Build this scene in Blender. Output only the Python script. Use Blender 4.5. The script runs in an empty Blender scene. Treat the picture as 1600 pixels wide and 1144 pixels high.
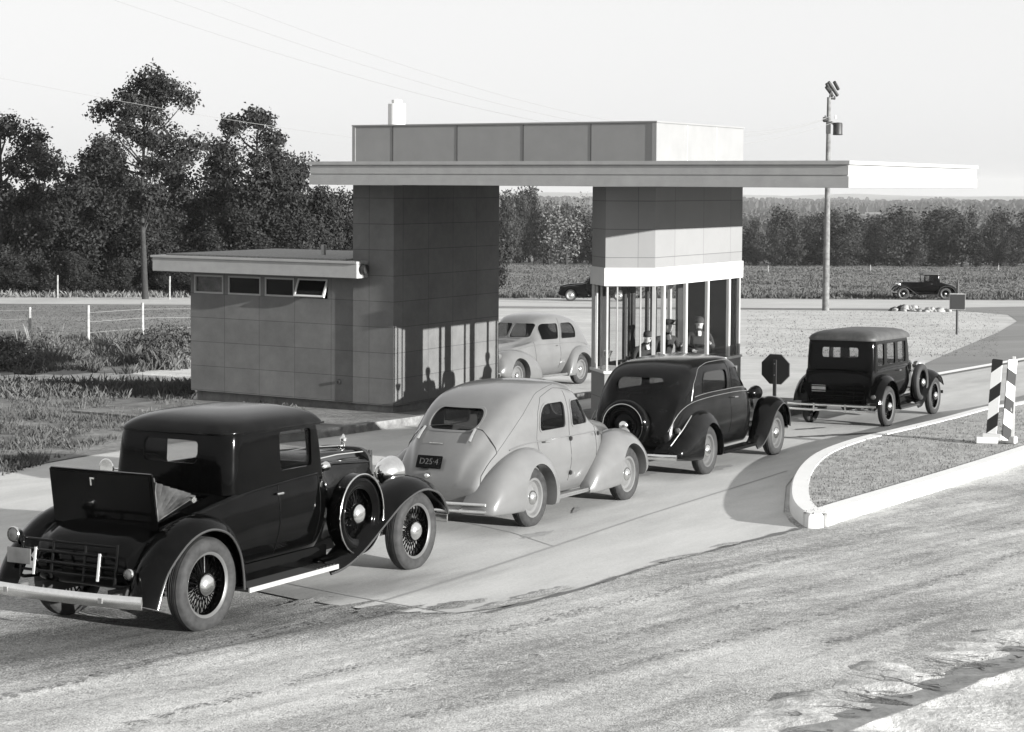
import bpy, bmesh, math, random
from mathutils import Vector, Matrix, noise
R = math.radians; PI = math.pi
random.seed(7)
sc = bpy.context.scene
col = sc.collection

# ------------------------------------------------------------------ camera
CZ = 4.40                                    # camera height (world z)
F, HZ, ROLL, PIT = 2863.4, 287.8, 0.0057, 0.0507
cam = bpy.data.objects.new("camera", bpy.data.cameras.new("camera"))
col.objects.link(cam); sc.camera = cam
cam.location = (0, 0, CZ)
cam.rotation_euler = (Matrix.Rotation(R(90) - PIT, 4, 'X') @ Matrix.Rotation(ROLL, 4, 'Z')).to_euler()
cam.data.sensor_width = 36; cam.data.lens = 36 * F / 1600
cam.data.shift_x = 0.0005; cam.data.shift_y = -(572 - HZ - F * math.tan(PIT)) / 1600
cam.data.clip_start = 0.5; cam.data.clip_end = 20000
# ------------------------------------------------------------------ light
TH = 0.536                                   # heading of the plaza grid
SUN_EL = R(11.0); SAZ = TH + R(5.6)
w = bpy.data.worlds.new("World"); sc.world = w; w.use_nodes = True
nt = w.node_tree; nt.nodes.clear()
sky = nt.nodes.new("ShaderNodeTexSky"); sky.sky_type = 'NISHITA'; sky.sun_disc = False
sky.sun_elevation = SUN_EL; sky.sun_rotation = R(90) + SAZ
sky.air_density = 1.0; sky.dust_density = 2.0; sky.ozone_density = 1.0
bw = nt.nodes.new("ShaderNodeRGBToBW"); bg = nt.nodes.new("ShaderNodeBackground"); wo = nt.nodes.new("ShaderNodeOutputWorld")
bg.inputs[1].default_value = 0.12
pw = nt.nodes.new("ShaderNodeMath"); pw.operation = 'POWER'; pw.inputs[1].default_value = 0.15      # thin even overcast veil
ml = nt.nodes.new("ShaderNodeMath"); ml.operation = 'MULTIPLY'; ml.inputs[1].default_value = 2.42
nt.links.new(sky.outputs[0], bw.inputs[0]); nt.links.new(bw.outputs[0], pw.inputs[0]); nt.links.new(pw.outputs[0], ml.inputs[0]); nt.links.new(ml.outputs[0], bg.inputs[0]); nt.links.new(bg.outputs[0], wo.inputs[0])
sun = bpy.data.objects.new("sun", bpy.data.lights.new("sun", 'SUN')); col.objects.link(sun)
sun.data.energy = 5.0; sun.data.angle = R(0.5); sun.data.color = (1, 0.995, 0.98)
sdir = Vector((math.cos(SAZ) * math.cos(SUN_EL), -math.sin(SAZ) * math.cos(SUN_EL), math.sin(SUN_EL)))
sun.rotation_euler = sdir.to_track_quat('Z', 'Y').to_euler()
sc.view_settings.view_transform = 'Standard'; sc.view_settings.look = 'None'
sc.view_settings.exposure = 1.4; sc.view_settings.gamma = 1.0

# ------------------------------------------------------------------ layout helpers
SL = 0.0334; Z0 = CZ - 3.2473
def gz(x, y):
    z = Z0 - SL * min(y, 340)
    if y > 340:
        if y < 1000: z += -(y - 340) * 0.028
        else: z += -660 * 0.028 - (min(y, 6000) - 1000) * 0.004
    return z
def ray(px, py):
    c, s = math.cos(ROLL), math.sin(ROLL)
    X, Y = px - 800, py - HZ
    a, b = X * c + Y * s, -X * s + Y * c - F * math.tan(PIT)
    c, s = math.cos(PIT), math.sin(PIT); zz = -b / F
    return Vector((a / F, c + zz * s, -s + zz * c))
def at(px, py, h=0.0):                        # where a line of sight meets the sloping ground (+h)
    r = ray(px, py); t = (Z0 + h - CZ) / (r.z + SL * r.y)
    return Vector((r.x * t, r.y * t, CZ + r.z * t))
def at_y(px, py, Y):
    r = ray(px, py); t = Y / r.y
    return Vector((r.x * t, Y, CZ + r.z * t))
U = Vector((math.cos(TH), -math.sin(TH), 0)); V = Vector((math.sin(TH), math.cos(TH), 0))
T0 = Vector((-3.0323, 34.9736, 0))
BM = Matrix.Translation(T0) @ Matrix.Rotation(-TH, 4, 'Z')      # plaza frame: x=u, y=v, z=world z
def uv(u, v, z=0): return T0 + U * u + V * v + Vector((0, 0, z))
def zc(z): return CZ + z

# ------------------------------------------------------------------ materials
def mat(name, c, rough=0.6, metal=0.0, var=0.0, vscale=3.0, bump=0.0, bscale=40.0, coat=0.0, detail=6, c2=None, spec=0.5):
    m = bpy.data.materials.new(name); m.use_nodes = True
    n = m.node_tree.nodes; l = m.node_tree.links; p = n['Principled BSDF']
    p.inputs['Roughness'].default_value = rough; p.inputs['Metallic'].default_value = metal
    p.inputs['Coat Weight'].default_value = coat; p.inputs['Specular IOR Level'].default_value = spec
    p.inputs['Coat Roughness'].default_value = 0.08
    cc = (c, c, c * .985, 1)
    p.inputs['Base Color'].default_value = cc
    if var or bump:
        tc = n.new('ShaderNodeTexCoord')
    if var:
        no = n.new('ShaderNodeTexNoise'); no.inputs['Scale'].default_value = vscale; no.inputs['Detail'].default_value = detail
        no.inputs['Roughness'].default_value = 0.65
        cr = n.new('ShaderNodeValToRGB'); lo = max(c - var, 0.0005); hi = c + var if c2 is None else c2
        cr.color_ramp.elements[0].position = .3; cr.color_ramp.elements[1].position = .7
        cr.color_ramp.elements[0].color = (lo, lo, lo * .985, 1); cr.color_ramp.elements[1].color = (hi, hi, hi * .985, 1)
        l.new(tc.outputs['Object'], no.inputs['Vector']); l.new(no.outputs['Fac'], cr.inputs[0]); l.new(cr.outputs[0], p.inputs['Base Color'])
    if bump:
        nb = n.new('ShaderNodeTexNoise'); nb.inputs['Scale'].default_value = bscale; nb.inputs['Detail'].default_value = 5
        bp = n.new('ShaderNodeBump'); bp.inputs['Strength'].default_value = bump; bp.inputs['Distance'].default_value = 0.02
        l.new(tc.outputs['Object'], nb.inputs['Vector']); l.new(nb.outputs['Fac'], bp.inputs['Height']); l.new(bp.outputs[0], p.inputs['Normal'])
    return m
def ground_mat(name, lo, hi, scale=1.0, stretch=1.0, ang=0.0, bump=0.4, fine=14.0, dist=0.05, speck=0.0, patch=None, streak=0.0):
    """ground with large mottling, fine grain and optional streaks along a direction"""
    m = bpy.data.materials.new(name); m.use_nodes = True
    n = m.node_tree.nodes; l = m.node_tree.links; p = n['Principled BSDF']
    p.inputs['Roughness'].default_value = 0.95; p.inputs['Specular IOR Level'].default_value = 0.15
    tc = n.new('ShaderNodeTexCoord')
    mp = n.new('ShaderNodeMapping'); mp.vector_type = 'TEXTURE'; mp.inputs['Rotation'].default_value = (0, 0, -ang); mp.inputs['Scale'].default_value = (1, stretch, 1)
    l.new(tc.outputs['Object'], mp.inputs[0])
    def noi(sc_, det, src, rough=.6):
        a = n.new('ShaderNodeTexNoise'); a.inputs['Scale'].default_value = sc_; a.inputs['Detail'].default_value = det; a.inputs['Roughness'].default_value = rough
        l.new(src, a.inputs['Vector']); return a.outputs['Fac']
    A = noi(scale, 6, mp.outputs[0]); B = noi(fine, 5, tc.outputs['Object'], .7); C_ = noi(scale * 4.5, 5, mp.outputs[0])
    def math_(op, a, b):
        x = n.new('ShaderNodeMath'); x.operation = op
        for i, q in enumerate((a, b)):
            if isinstance(q, (int, float)): x.inputs[i].default_value = q
            else: l.new(q, x.inputs[i])
        return x.outputs[0]
    mix = math_('ADD', math_('MULTIPLY', A, .45), math_('ADD', math_('MULTIPLY', B, .30), math_('MULTIPLY', C_, .25)))
    cr = n.new('ShaderNodeValToRGB'); cr.color_ramp.elements[0].position = .38; cr.color_ramp.elements[1].position = .62
    cr.color_ramp.elements[0].color = (lo, lo, lo * .98, 1); cr.color_ramp.elements[1].color = (hi, hi, hi * .98, 1)
    l.new(mix, cr.inputs[0]); out = cr.outputs[0]
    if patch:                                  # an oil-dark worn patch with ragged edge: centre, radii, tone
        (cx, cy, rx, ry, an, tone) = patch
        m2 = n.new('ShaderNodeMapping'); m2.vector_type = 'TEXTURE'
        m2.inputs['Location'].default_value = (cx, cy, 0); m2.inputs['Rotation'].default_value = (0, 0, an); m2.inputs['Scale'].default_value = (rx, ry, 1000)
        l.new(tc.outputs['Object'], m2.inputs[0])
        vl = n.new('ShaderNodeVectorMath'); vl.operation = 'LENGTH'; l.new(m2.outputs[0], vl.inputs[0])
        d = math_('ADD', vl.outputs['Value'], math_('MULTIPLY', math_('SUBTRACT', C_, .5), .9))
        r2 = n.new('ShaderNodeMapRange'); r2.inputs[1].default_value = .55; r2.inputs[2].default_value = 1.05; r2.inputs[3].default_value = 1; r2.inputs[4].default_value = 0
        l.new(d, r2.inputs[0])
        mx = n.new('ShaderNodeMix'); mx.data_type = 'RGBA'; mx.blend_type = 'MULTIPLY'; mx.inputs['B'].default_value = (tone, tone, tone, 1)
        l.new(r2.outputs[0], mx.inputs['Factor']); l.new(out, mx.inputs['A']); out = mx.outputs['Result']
    l.new(out, p.inputs['Base Color'])
    bp = n.new('ShaderNodeBump'); bp.inputs['Strength'].default_value = bump; bp.inputs['Distance'].default_value = dist
    l.new(math_('ADD', math_('MULTIPLY', B, .5), math_('ADD', math_('MULTIPLY', C_, .6), math_('MULTIPLY', A, .6))), bp.inputs['Height'])
    l.new(bp.outputs[0], p.inputs['Normal'])
    return m
def dirt_mat(name, lo, hi, ang, patch, stretch=12.0):
    m = bpy.data.materials.new(name); m.use_nodes = True
    n = m.node_tree.nodes; l = m.node_tree.links; p = n['Principled BSDF']
    p.inputs['Roughness'].default_value = .95; p.inputs['Specular IOR Level'].default_value = .1
    tc = n.new('ShaderNodeTexCoord'); mp = n.new('ShaderNodeMapping'); mp.vector_type = 'TEXTURE'
    mp.inputs['Rotation'].default_value = (0, 0, -ang); mp.inputs['Scale'].default_value = (1, stretch, 1)
    wn = n.new('ShaderNodeTexNoise'); wn.inputs['Scale'].default_value = .22; wn.inputs['Detail'].default_value = 3; l.new(tc.outputs['Object'], wn.inputs['Vector'])
    ws = n.new('ShaderNodeVectorMath'); ws.operation = 'MULTIPLY_ADD'; ws.inputs[1].default_value = (2.6, 2.6, 0); l.new(wn.outputs['Color'], ws.inputs[0]); l.new(tc.outputs['Object'], ws.inputs[2]); l.new(ws.outputs[0], mp.inputs[0])
    def noi(s, d, src, r=.6):
        a = n.new('ShaderNodeTexNoise'); a.inputs['Scale'].default_value = s; a.inputs['Detail'].default_value = d; a.inputs['Roughness'].default_value = r
        l.new(src, a.inputs['Vector']); return a.outputs['Fac']
    def mth(op, a, b):
        x = n.new('ShaderNodeMath'); x.operation = op
        for i, q in enumerate((a, b)):
            if isinstance(q, (int, float)): x.inputs[i].default_value = q
            else: l.new(q, x.inputs[i])
        return x.outputs[0]
    S1 = noi(1.5, 3, mp.outputs[0]); S2 = noi(4, 4, mp.outputs[0], .7); S3 = noi(28, 4, mp.outputs[0], .7)
    G1 = noi(60, 4, tc.outputs['Object'], .6); P1 = noi(.5, 5, tc.outputs['Object']); G2 = noi(16, 7, tc.outputs['Object'], .75)
    mix = mth('ADD', mth('ADD', mth('MULTIPLY', S1, .13), mth('MULTIPLY', S2, .10)), mth('ADD', mth('ADD', mth('MULTIPLY', S3, .0), mth('MULTIPLY', P1, .20)), mth('ADD', mth('MULTIPLY', G1, .32), mth('MULTIPLY', G2, .23))))
    cr_ = n.new('ShaderNodeValToRGB'); cr_.color_ramp.elements[0].position = .43; cr_.color_ramp.elements[1].position = .56
    cr_.color_ramp.elements[0].color = (lo, lo, lo * .98, 1); cr_.color_ramp.elements[1].color = (hi, hi, hi * .98, 1)
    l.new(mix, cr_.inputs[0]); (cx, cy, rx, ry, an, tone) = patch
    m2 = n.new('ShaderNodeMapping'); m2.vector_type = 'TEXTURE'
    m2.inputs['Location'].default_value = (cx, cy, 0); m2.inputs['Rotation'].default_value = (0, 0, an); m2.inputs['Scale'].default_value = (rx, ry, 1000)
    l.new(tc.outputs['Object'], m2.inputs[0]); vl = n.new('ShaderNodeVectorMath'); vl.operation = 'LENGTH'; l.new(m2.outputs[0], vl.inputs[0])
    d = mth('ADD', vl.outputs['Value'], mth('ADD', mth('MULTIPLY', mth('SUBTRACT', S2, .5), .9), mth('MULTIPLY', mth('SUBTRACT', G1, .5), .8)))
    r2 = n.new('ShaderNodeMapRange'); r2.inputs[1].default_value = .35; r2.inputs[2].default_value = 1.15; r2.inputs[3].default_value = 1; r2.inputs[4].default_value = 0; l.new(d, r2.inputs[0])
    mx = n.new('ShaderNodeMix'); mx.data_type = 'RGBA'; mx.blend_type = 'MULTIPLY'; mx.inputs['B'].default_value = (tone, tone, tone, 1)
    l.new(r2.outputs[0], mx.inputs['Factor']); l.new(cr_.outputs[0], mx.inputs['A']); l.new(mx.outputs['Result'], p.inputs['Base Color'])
    bp = n.new('ShaderNodeBump'); bp.inputs['Strength'].default_value = .7; bp.inputs['Distance'].default_value = .016
    l.new(mth('ADD', mth('ADD', mth('MULTIPLY', G1, .8), mth('MULTIPLY', G2, .6)), mth('MULTIPLY', S1, .5)), bp.inputs['Height']); l.new(bp.outputs[0], p.inputs['Normal'])
    return m
def panel_mat(name, c, bw_=0.9, off=0.0, var=.03, row=.489, zoff=0.0):
    m = bpy.data.materials.new(name); m.use_nodes = True
    n = m.node_tree.nodes; l = m.node_tree.links; p = n['Principled BSDF']; p.inputs['Roughness'].default_value = .75
    p.inputs['Specular IOR Level'].default_value = .3
    tc = n.new('ShaderNodeTexCoord'); sx = n.new('ShaderNodeSeparateXYZ'); l.new(tc.outputs['Object'], sx.inputs[0])
    ad = n.new('ShaderNodeMath'); ad.operation = 'ADD'; l.new(sx.outputs[0], ad.inputs[0]); l.new(sx.outputs[1], ad.inputs[1])
    a2 = n.new('ShaderNodeMath'); a2.operation = 'ADD'; l.new(ad.outputs[0], a2.inputs[0]); a2.inputs[1].default_value = off + 100 * bw_
    z2 = n.new('ShaderNodeMath'); z2.operation = 'ADD'; l.new(sx.outputs[2], z2.inputs[0]); z2.inputs[1].default_value = zoff + 100 * row
    cb = n.new('ShaderNodeCombineXYZ'); l.new(a2.outputs[0], cb.inputs[0]); l.new(z2.outputs[0], cb.inputs[1])
    br = n.new('ShaderNodeTexBrick'); br.offset = 0; br.squash = 1
    br.inputs['Scale'].default_value = 1; br.inputs['Brick Width'].default_value = bw_; br.inputs['Row Height'].default_value = row
    br.inputs['Mortar Size'].default_value = .007; br.inputs['Mortar Smooth'].default_value = .3
    br.inputs['Color1'].default_value = (c, c, c * .985, 1); br.inputs['Color2'].default_value = (c * .9, c * .9, c * .89, 1)
    br.inputs['Mortar'].default_value = (c * .5, c * .5, c * .5, 1)
    l.new(cb.outputs[0], br.inputs['Vector'])
    no = n.new('ShaderNodeTexNoise'); no.inputs['Scale'].default_value = 1.3; no.inputs['Detail'].default_value = 9; no.inputs['Roughness'].default_value = .75
    l.new(tc.outputs['Object'], no.inputs['Vector'])
    mr = n.new('ShaderNodeMapRange'); mr.inputs[1].default_value = .3; mr.inputs[2].default_value = .7; mr.inputs[3].default_value = 1 - var * 6; mr.inputs[4].default_value = 1 + var * 3
    l.new(no.outputs['Fac'], mr.inputs[0])
    mx = n.new('ShaderNodeMix'); mx.data_type = 'RGBA'; mx.blend_type = 'MULTIPLY'; mx.inputs['Factor'].default_value = 1
    l.new(br.outputs[0], mx.inputs['A']); l.new(mr.outputs[0], mx.inputs['B']); l.new(mx.outputs['Result'], p.inputs['Base Color'])
    bp = n.new('ShaderNodeBump'); bp.inputs['Strength'].default_value = .35; bp.inputs['Distance'].default_value = .004; bp.invert = True
    l.new(br.outputs['Fac'], bp.inputs['Height']); l.new(bp.outputs[0], p.inputs['Normal'])
    return m
def glass_mat(name, tint=.85, refl=.10):
    m = bpy.data.materials.new(name); m.use_nodes = True
    n = m.node_tree.nodes; l = m.node_tree.links; n.clear()
    o = n.new('ShaderNodeOutputMaterial'); t = n.new('ShaderNodeBsdfTransparent'); g = n.new('ShaderNodeBsdfGlossy')
    t.inputs[0].default_value = (tint, tint, tint, 1); g.inputs['Roughness'].default_value = .03; g.inputs[0].default_value = (1, 1, 1, 1)
    lw = n.new('ShaderNodeLayerWeight'); lw.inputs[0].default_value = .5       # facing: same from both sides of the pane
    pw = n.new('ShaderNodeMath'); pw.operation = 'POWER'; pw.inputs[1].default_value = 5.0
    mr = n.new('ShaderNodeMapRange'); mr.inputs[3].default_value = refl * .2; mr.inputs[4].default_value = .35
    l.new(lw.outputs['Facing'], pw.inputs[0]); l.new(pw.outputs[0], mr.inputs[0])
    mx = n.new('ShaderNodeMixShader')
    l.new(mr.outputs[0], mx.inputs[0]); l.new(t.outputs[0], mx.inputs[1]); l.new(g.outputs[0], mx.inputs[2]); l.new(mx.outputs[0], o.inputs[0])
    return m
M = dict(
    black=mat('black_paint', .0012, .09, spec=.13, var=.0008, vscale=8, bump=.02, bscale=25),
    dusty=mat('dusty_dark_paint', .003, .16, spec=.15, var=.003, vscale=4),
    roofcloth=mat('roof_fabric', .055, .55, var=.02, vscale=6, bump=.1, bscale=90),
    grey=mat('grey_paint', .108, .30, coat=.6, var=.010, vscale=3.5),
    pale=mat('pale_paint', .10, .30, coat=.6, var=.012, vscale=3.5),
    chrome=mat('chrome', .75, .16, 1.0, var=.06, vscale=20),
    dullmetal=mat('dull_metal', .30, .4, .8, var=.06, vscale=20),
    rubber=mat('rubber', .016, .7, var=.005, vscale=12, bump=.1, bscale=60),
    dusty_rubber=mat('dusty_rubber', .017, .8, var=.012, vscale=12, bump=.1, bscale=60),
    rimlight=mat('rim_paint', .07, .4),
    glass=glass_mat('car_glass', .62, .06), clearglass=glass_mat('clear_glass', .85, .06), trim_highlight=mat('painted_trim_glint', .26, .3), bead_highlight=mat('fender_edge_highlight', .035, .2, spec=.8), shell_highlight=mat('painted_shell_glint', .34, .25, .2), satin=mat('satin_metal', .72, .34, 1.0), room_shade=mat('unlit_room', .003, .9, spec=.05), seamblack=mat('seam_black', .0006, .6, spec=.1), winglass=glass_mat('window_glass', .96, .05),  # pale trim, bead and shell colours stand in for highlights on the metal
    dark=mat('dark_interior', .02, .8), leather=mat('leather', .06, .5, var=.05, vscale=5), seat=mat('seat_cloth', .05, .8, var=.02),
    lens=mat('lens_glass', .55, .08, .6), redlens=mat('tail_lens', .06, .1, coat=.8),
    panel=panel_mat('grey_panel', .14, .88, .5, .045, zoff=.28 - (CZ % .489) + .0),
    boothpanel=panel_mat('pale_panel', .19, 1.2, 0.0, .012, zoff=.28 - (CZ % .489)),
    fascia=mat('fascia_paint', .29, .5, var=.03, vscale=3), white=mat('white_paint', .46, .5, var=.03, vscale=4),
    boxpanel=mat('box_panel', .19, .6, var=.012, vscale=2.5), boxside=mat('box_panel_pale', .74, .6, var=.02),
    roofgrav=mat('roof_gravel', .2, .9, var=.08, vscale=20, bump=.5),
    joint=mat('joint_dark', .03, .9), plinth=mat('plinth', .12, .8, var=.04, vscale=5),
    kerb=mat('kerb_white', .66, .8, var=.035, vscale=2, bump=.12, bscale=50), kerbgrey=mat('kerb_concrete', .13, .85, var=.07, vscale=6, bump=.2),
    wood=mat('pole_wood', .12, .8, var=.06, vscale=5, bump=.3), darkmetal=mat('dark_metal', .02, .5), signback=mat('sign_back', .012, .6),
    darkglass=mat('dark_glass', .004, .06, spec=.14), bark=mat('bark', .022, .9, var=.01, vscale=4, bump=.6, bscale=12), skin=mat('skin', .38, .6), cloth=mat('dark_uniform', .018, .9), shirt=mat('shirt', .55, .8),
    panelsoffit=mat('soffit', .22, .7, var=.03), joint2=mat('joint_pale', .45, .8), ventpaint=mat('vent_paint', .6, .5, var=.05),
    post=mat('post_white', .24, .7, var=.1, vscale=8),
    rubble=mat('rubble_stone', .26, .9, var=.10, vscale=6), platetext=mat('plate_text', .05, .5), track=mat('pressed_soil', .17, .95, var=.06, vscale=20),
    wire=mat('wire_metal', .22, .6),
)
def leaf_mat(name, lo, hi):
    m = mat(name, (lo + hi) / 2, .6, var=(hi - lo) / 2, vscale=1.1, detail=3)
    p = m.node_tree.nodes['Principled BSDF']
    p.inputs['Specular IOR Level'].default_value = .12
    return m
M['leaf'] = leaf_mat('leaves', .008, .036); M['leaf_far'] = leaf_mat('far_leaves', .014, .052); M['leaf_pale'] = leaf_mat('pale_leaves', .06, .15)
M['grass'] = mat('grass_blades', .075, .8, var=.03, vscale=.6, spec=.1); M['weed'] = mat('weed_blades', .075, .8, var=.045, vscale=1.2, spec=.1)
M['drygrass'] = mat('dry_stalks', .15, .8, var=.05, vscale=2, spec=.1)
def stripe_mat(ang=-38):
    m = bpy.data.materials.new('striped_board'); m.use_nodes = True
    n = m.node_tree.nodes; l = m.node_tree.links; p = n['Principled BSDF']; p.inputs['Roughness'].default_value = .6
    tc = n.new('ShaderNodeTexCoord'); mp = n.new('ShaderNodeMapping'); mp.inputs['Rotation'].default_value = (0, R(ang), 0)
    l.new(tc.outputs['Object'], mp.inputs[0])
    s = n.new('ShaderNodeSeparateXYZ'); l.new(mp.outputs[0], s.inputs[0])
    a = n.new('ShaderNodeMath'); a.operation = 'MULTIPLY_ADD'; a.inputs[1].default_value = 1 / .36; a.inputs[2].default_value = 20.05; l.new(s.outputs[2], a.inputs[0])
    f = n.new('ShaderNodeMath'); f.operation = 'FRACT'; l.new(a.outputs[0], f.inputs[0])
    g = n.new('ShaderNodeMath'); g.operation = 'GREATER_THAN'; g.inputs[1].default_value = .55; l.new(f.outputs[0], g.inputs[0])
    mx = n.new('ShaderNodeMix'); mx.data_type = 'RGBA'; mx.inputs['A'].default_value = (.8, .8, .79, 1); mx.inputs['B'].default_value = (.012, .012, .012, 1)
    l.new(g.outputs[0], mx.inputs['Factor']); l.new(mx.outputs['Result'], p.inputs['Base Color'])
    return m
M['stripe'] = stripe_mat(); M['stripe_left'] = stripe_mat(38)

# ------------------------------------------------------------------ mesh helpers
def link(name, me, m, parent=None, sm=None, mw=None):
    o = bpy.data.objects.new(name, me); col.objects.link(o)
    if m is not None and not me.materials: me.materials.append(m)
    if sm is not None:
        for p in me.polygons: p.use_smooth = True
        me.set_sharp_from_angle(angle=R(sm))
    if parent is not None: o.parent = parent
    if mw is not None: o.matrix_world = mw
    return o
def tag(o, label=None, cat=None, group=None, kind=None):
    if label: o['label'] = label
    if cat: o['category'] = cat
    if group: o['group'] = group
    if kind: o['kind'] = kind
    return o
def empty(name, mw, label, cat, group=None):
    o = bpy.data.objects.new(name, None); col.objects.link(o); o.empty_display_size = .3
    o.matrix_world = mw if isinstance(mw, Matrix) else Matrix.Translation(mw)
    return tag(o, label, cat, group)
class MB:
    def __init__(s): s.bm = bmesh.new()
    def box(s, c, d, rot=None, taper=1.0):
        r = bmesh.ops.create_cube(s.bm, size=1)['verts']
        for v in r:
            k = taper if v.co.z > 0 else 1
            v.co = Vector((v.co.x * d[0] * k, v.co.y * d[1] * k, v.co.z * d[2]))
        if rot is not None: bmesh.ops.rotate(s.bm, verts=r, cent=(0, 0, 0), matrix=rot)
        bmesh.ops.translate(s.bm, verts=r, vec=c); return s
    def bx(s, a, b):                           # box from two corners
        return s.box([(a[i] + b[i]) / 2 for i in range(3)], [abs(b[i] - a[i]) for i in range(3)])
    def cyl(s, p0, p1, r0, r1=None, n=12, cap=True):
        p0, p1 = Vector(p0), Vector(p1); r1 = r0 if r1 is None else r1; d = p1 - p0
        q = d.to_track_quat('Z', 'Y').to_matrix()
        A = [s.bm.verts.new(p0 + q @ Vector((math.cos(2 * PI * i / n) * r0, math.sin(2 * PI * i / n) * r0, 0))) for i in range(n)]
        B = [s.bm.verts.new(p1 + q @ Vector((math.cos(2 * PI * i / n) * r1, math.sin(2 * PI * i / n) * r1, 0))) for i in range(n)]
        for i in range(n): s.bm.faces.new((A[i], A[(i + 1) % n], B[(i + 1) % n], B[i]))
        if cap: s.bm.faces.new(A[::-1]); s.bm.faces.new(B)
        return s
    def tube(s, pts, r, n=8, closed=False):
        pts = [Vector(p) for p in pts]; k = len(pts); rings = []
        rr = r if isinstance(r, (list, tuple)) else [r] * k
        up = Vector((0, 0, 1))
        for i, p in enumerate(pts):
            a = pts[(i - 1) % k] if (closed or i > 0) else p; b = pts[(i + 1) % k] if (closed or i < k - 1) else p
            t = (b - a).normalized(); x = t.cross(up)
            if x.length < .05: x = t.cross(Vector((0, 1, 0)))
            x.normalize(); y = x.cross(t)
            rings.append([s.bm.verts.new(p + (x * math.cos(2 * PI * j / n) + y * math.sin(2 * PI * j / n)) * rr[i]) for j in range(n)])
        for i in range(k if closed else k - 1):
            A, B = rings[i], rings[(i + 1) % k]
            for j in range(n): s.bm.faces.new((A[j], A[(j + 1) % n], B[(j + 1) % n], B[j]))
        if not closed: s.bm.faces.new(rings[0]); s.bm.faces.new(rings[-1][::-1])
        return s
    def lathe(s, prof, c=(0, 0, 0), axis='Y', n=32, sx=1.0):     # prof: (radius, along)
        c = Vector(c); rings = []
        for r, a in prof:
            ring = []
            for i in range(n):
                t = 2 * PI * i / n; ca, sa = math.cos(t) * r, math.sin(t) * r
                p = {'Y': Vector((ca, a, sa)), 'Z': Vector((ca, sa, a)), 'X': Vector((a, ca, sa))}[axis]
                ring.append(s.bm.verts.new(c + p))
            rings.append(ring)
        for A, B in zip(rings, rings[1:]):
            for i in range(n): s.bm.faces.new((A[i], A[(i + 1) % n], B[(i + 1) % n], B[i]))
        for ring, (r, a) in ((rings[0], prof[0]), (rings[-1], prof[-1])):
            if 0 < r < .03: s.bm.faces.new(ring)
        return s
    def poly(s, pts, thick=None, d=None):
        vs = [s.bm.verts.new(p) for p in pts]; f = s.bm.faces.new(vs)
        if d is not None:
            r = bmesh.ops.extrude_face_region(s.bm, geom=[f]); nv = [g for g in r['geom'] if isinstance(g, bmesh.types.BMVert)]
            bmesh.ops.translate(s.bm, verts=nv, vec=d)
        return s
    def mesh(s, bev=0, seg=2, rec=True):
        if rec: bmesh.ops.recalc_face_normals(s.bm, faces=s.bm.faces)
        if bev:
            es = [e for e in s.bm.edges if len(e.link_faces) == 2 and e.calc_face_angle(0) > .6]
            bmesh.ops.bevel(s.bm, geom=es, offset=bev, segments=seg, affect='EDGES', clamp_overlap=True)
        me = bpy.data.meshes.new('m'); s.bm.to_mesh(me); s.bm.free(); return me
    def build(s, name, m, parent=None, sm=35, bev=0, seg=2, mw=None, rec=True):
        me = s.mesh(bev, seg, rec); me.name = name; return link(name, me, m, parent, sm, mw)
def cr(P, t, k):                               # catmull-rom over list of tuples
    i = min(int(t), len(P) - 2); f = t - i
    g = lambda j: P[max(0, min(len(P) - 1, j))]
    a, b, c, d = g(i - 1), g(i), g(i + 1), g(i + 2)
    return tuple(.5 * (2 * b[q] + (c[q] - a[q]) * f + (2 * a[q] - 5 * b[q] + 4 * c[q] - d[q]) * f * f + (3 * b[q] - a[q] - 3 * c[q] + d[q]) * f ** 3) for q in range(k))
def smooth(P, n):
    k = len(P[0]); N = (len(P) - 1) * n
    return [cr(P, i / n, k) for i in range(N + 1)]
def rrect(x0, z0, x1, z1, r, n=5, skew=0.0):   # rounded rectangle (a list of 2d points)
    rs = r if isinstance(r, (list, tuple)) else [r] * 4            # bl, br, tr, tl
    P = []
    for (cx, cz, a0), q in zip(((x0, z0, 180), (x1, z0, 270), (x1, z1, 0), (x0, z1, 90)), rs):
        sx = 1 if cx == x0 else -1; sz = 1 if cz == z0 else -1
        for i in range(n + 1):
            a = R(a0 + 90 * i / n); X = cx + sx * q + q * math.cos(a); Z = cz + sz * q + q * math.sin(a)
            P.append((X + skew * (Z - z0), Z))
    return P
def loft(rings, closed=True):
    bm = bmesh.new(); L = [[bm.verts.new(p) for p in r] for r in rings]; n = len(L[0])
    for A, B in zip(L, L[1:]):
        for j in range(n if closed else n - 1):
            bm.faces.new((A[j], A[(j + 1) % n], B[(j + 1) % n], B[j]))
    if closed:
        bm.faces.new(L[0][::-1]); bm.faces.new(L[-1])
    bmesh.ops.remove_doubles(bm, verts=bm.verts, dist=1e-5)
    bmesh.ops.recalc_face_normals(bm, faces=bm.faces)
    me = bpy.data.meshes.new('m'); bm.to_mesh(me); bm.free(); return me
def apply(me, mods):
    o = bpy.data.objects.new('tmp', me); col.objects.link(o); cut = []
    for t, kw in mods:
        m = o.modifiers.new(t, t)
        for k, v in kw.items():
            if k == 'object_mesh':
                c = bpy.data.objects.new('tmpcut', v); col.objects.link(c); cut.append(c); m.object = c
            else: setattr(m, k, v)
    dg = bpy.context.evaluated_depsgraph_get(); dg.update()
    out = bpy.data.meshes.new_from_object(o.evaluated_get(dg))
    for x in [o] + cut: bpy.data.objects.remove(x)
    return out
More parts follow.
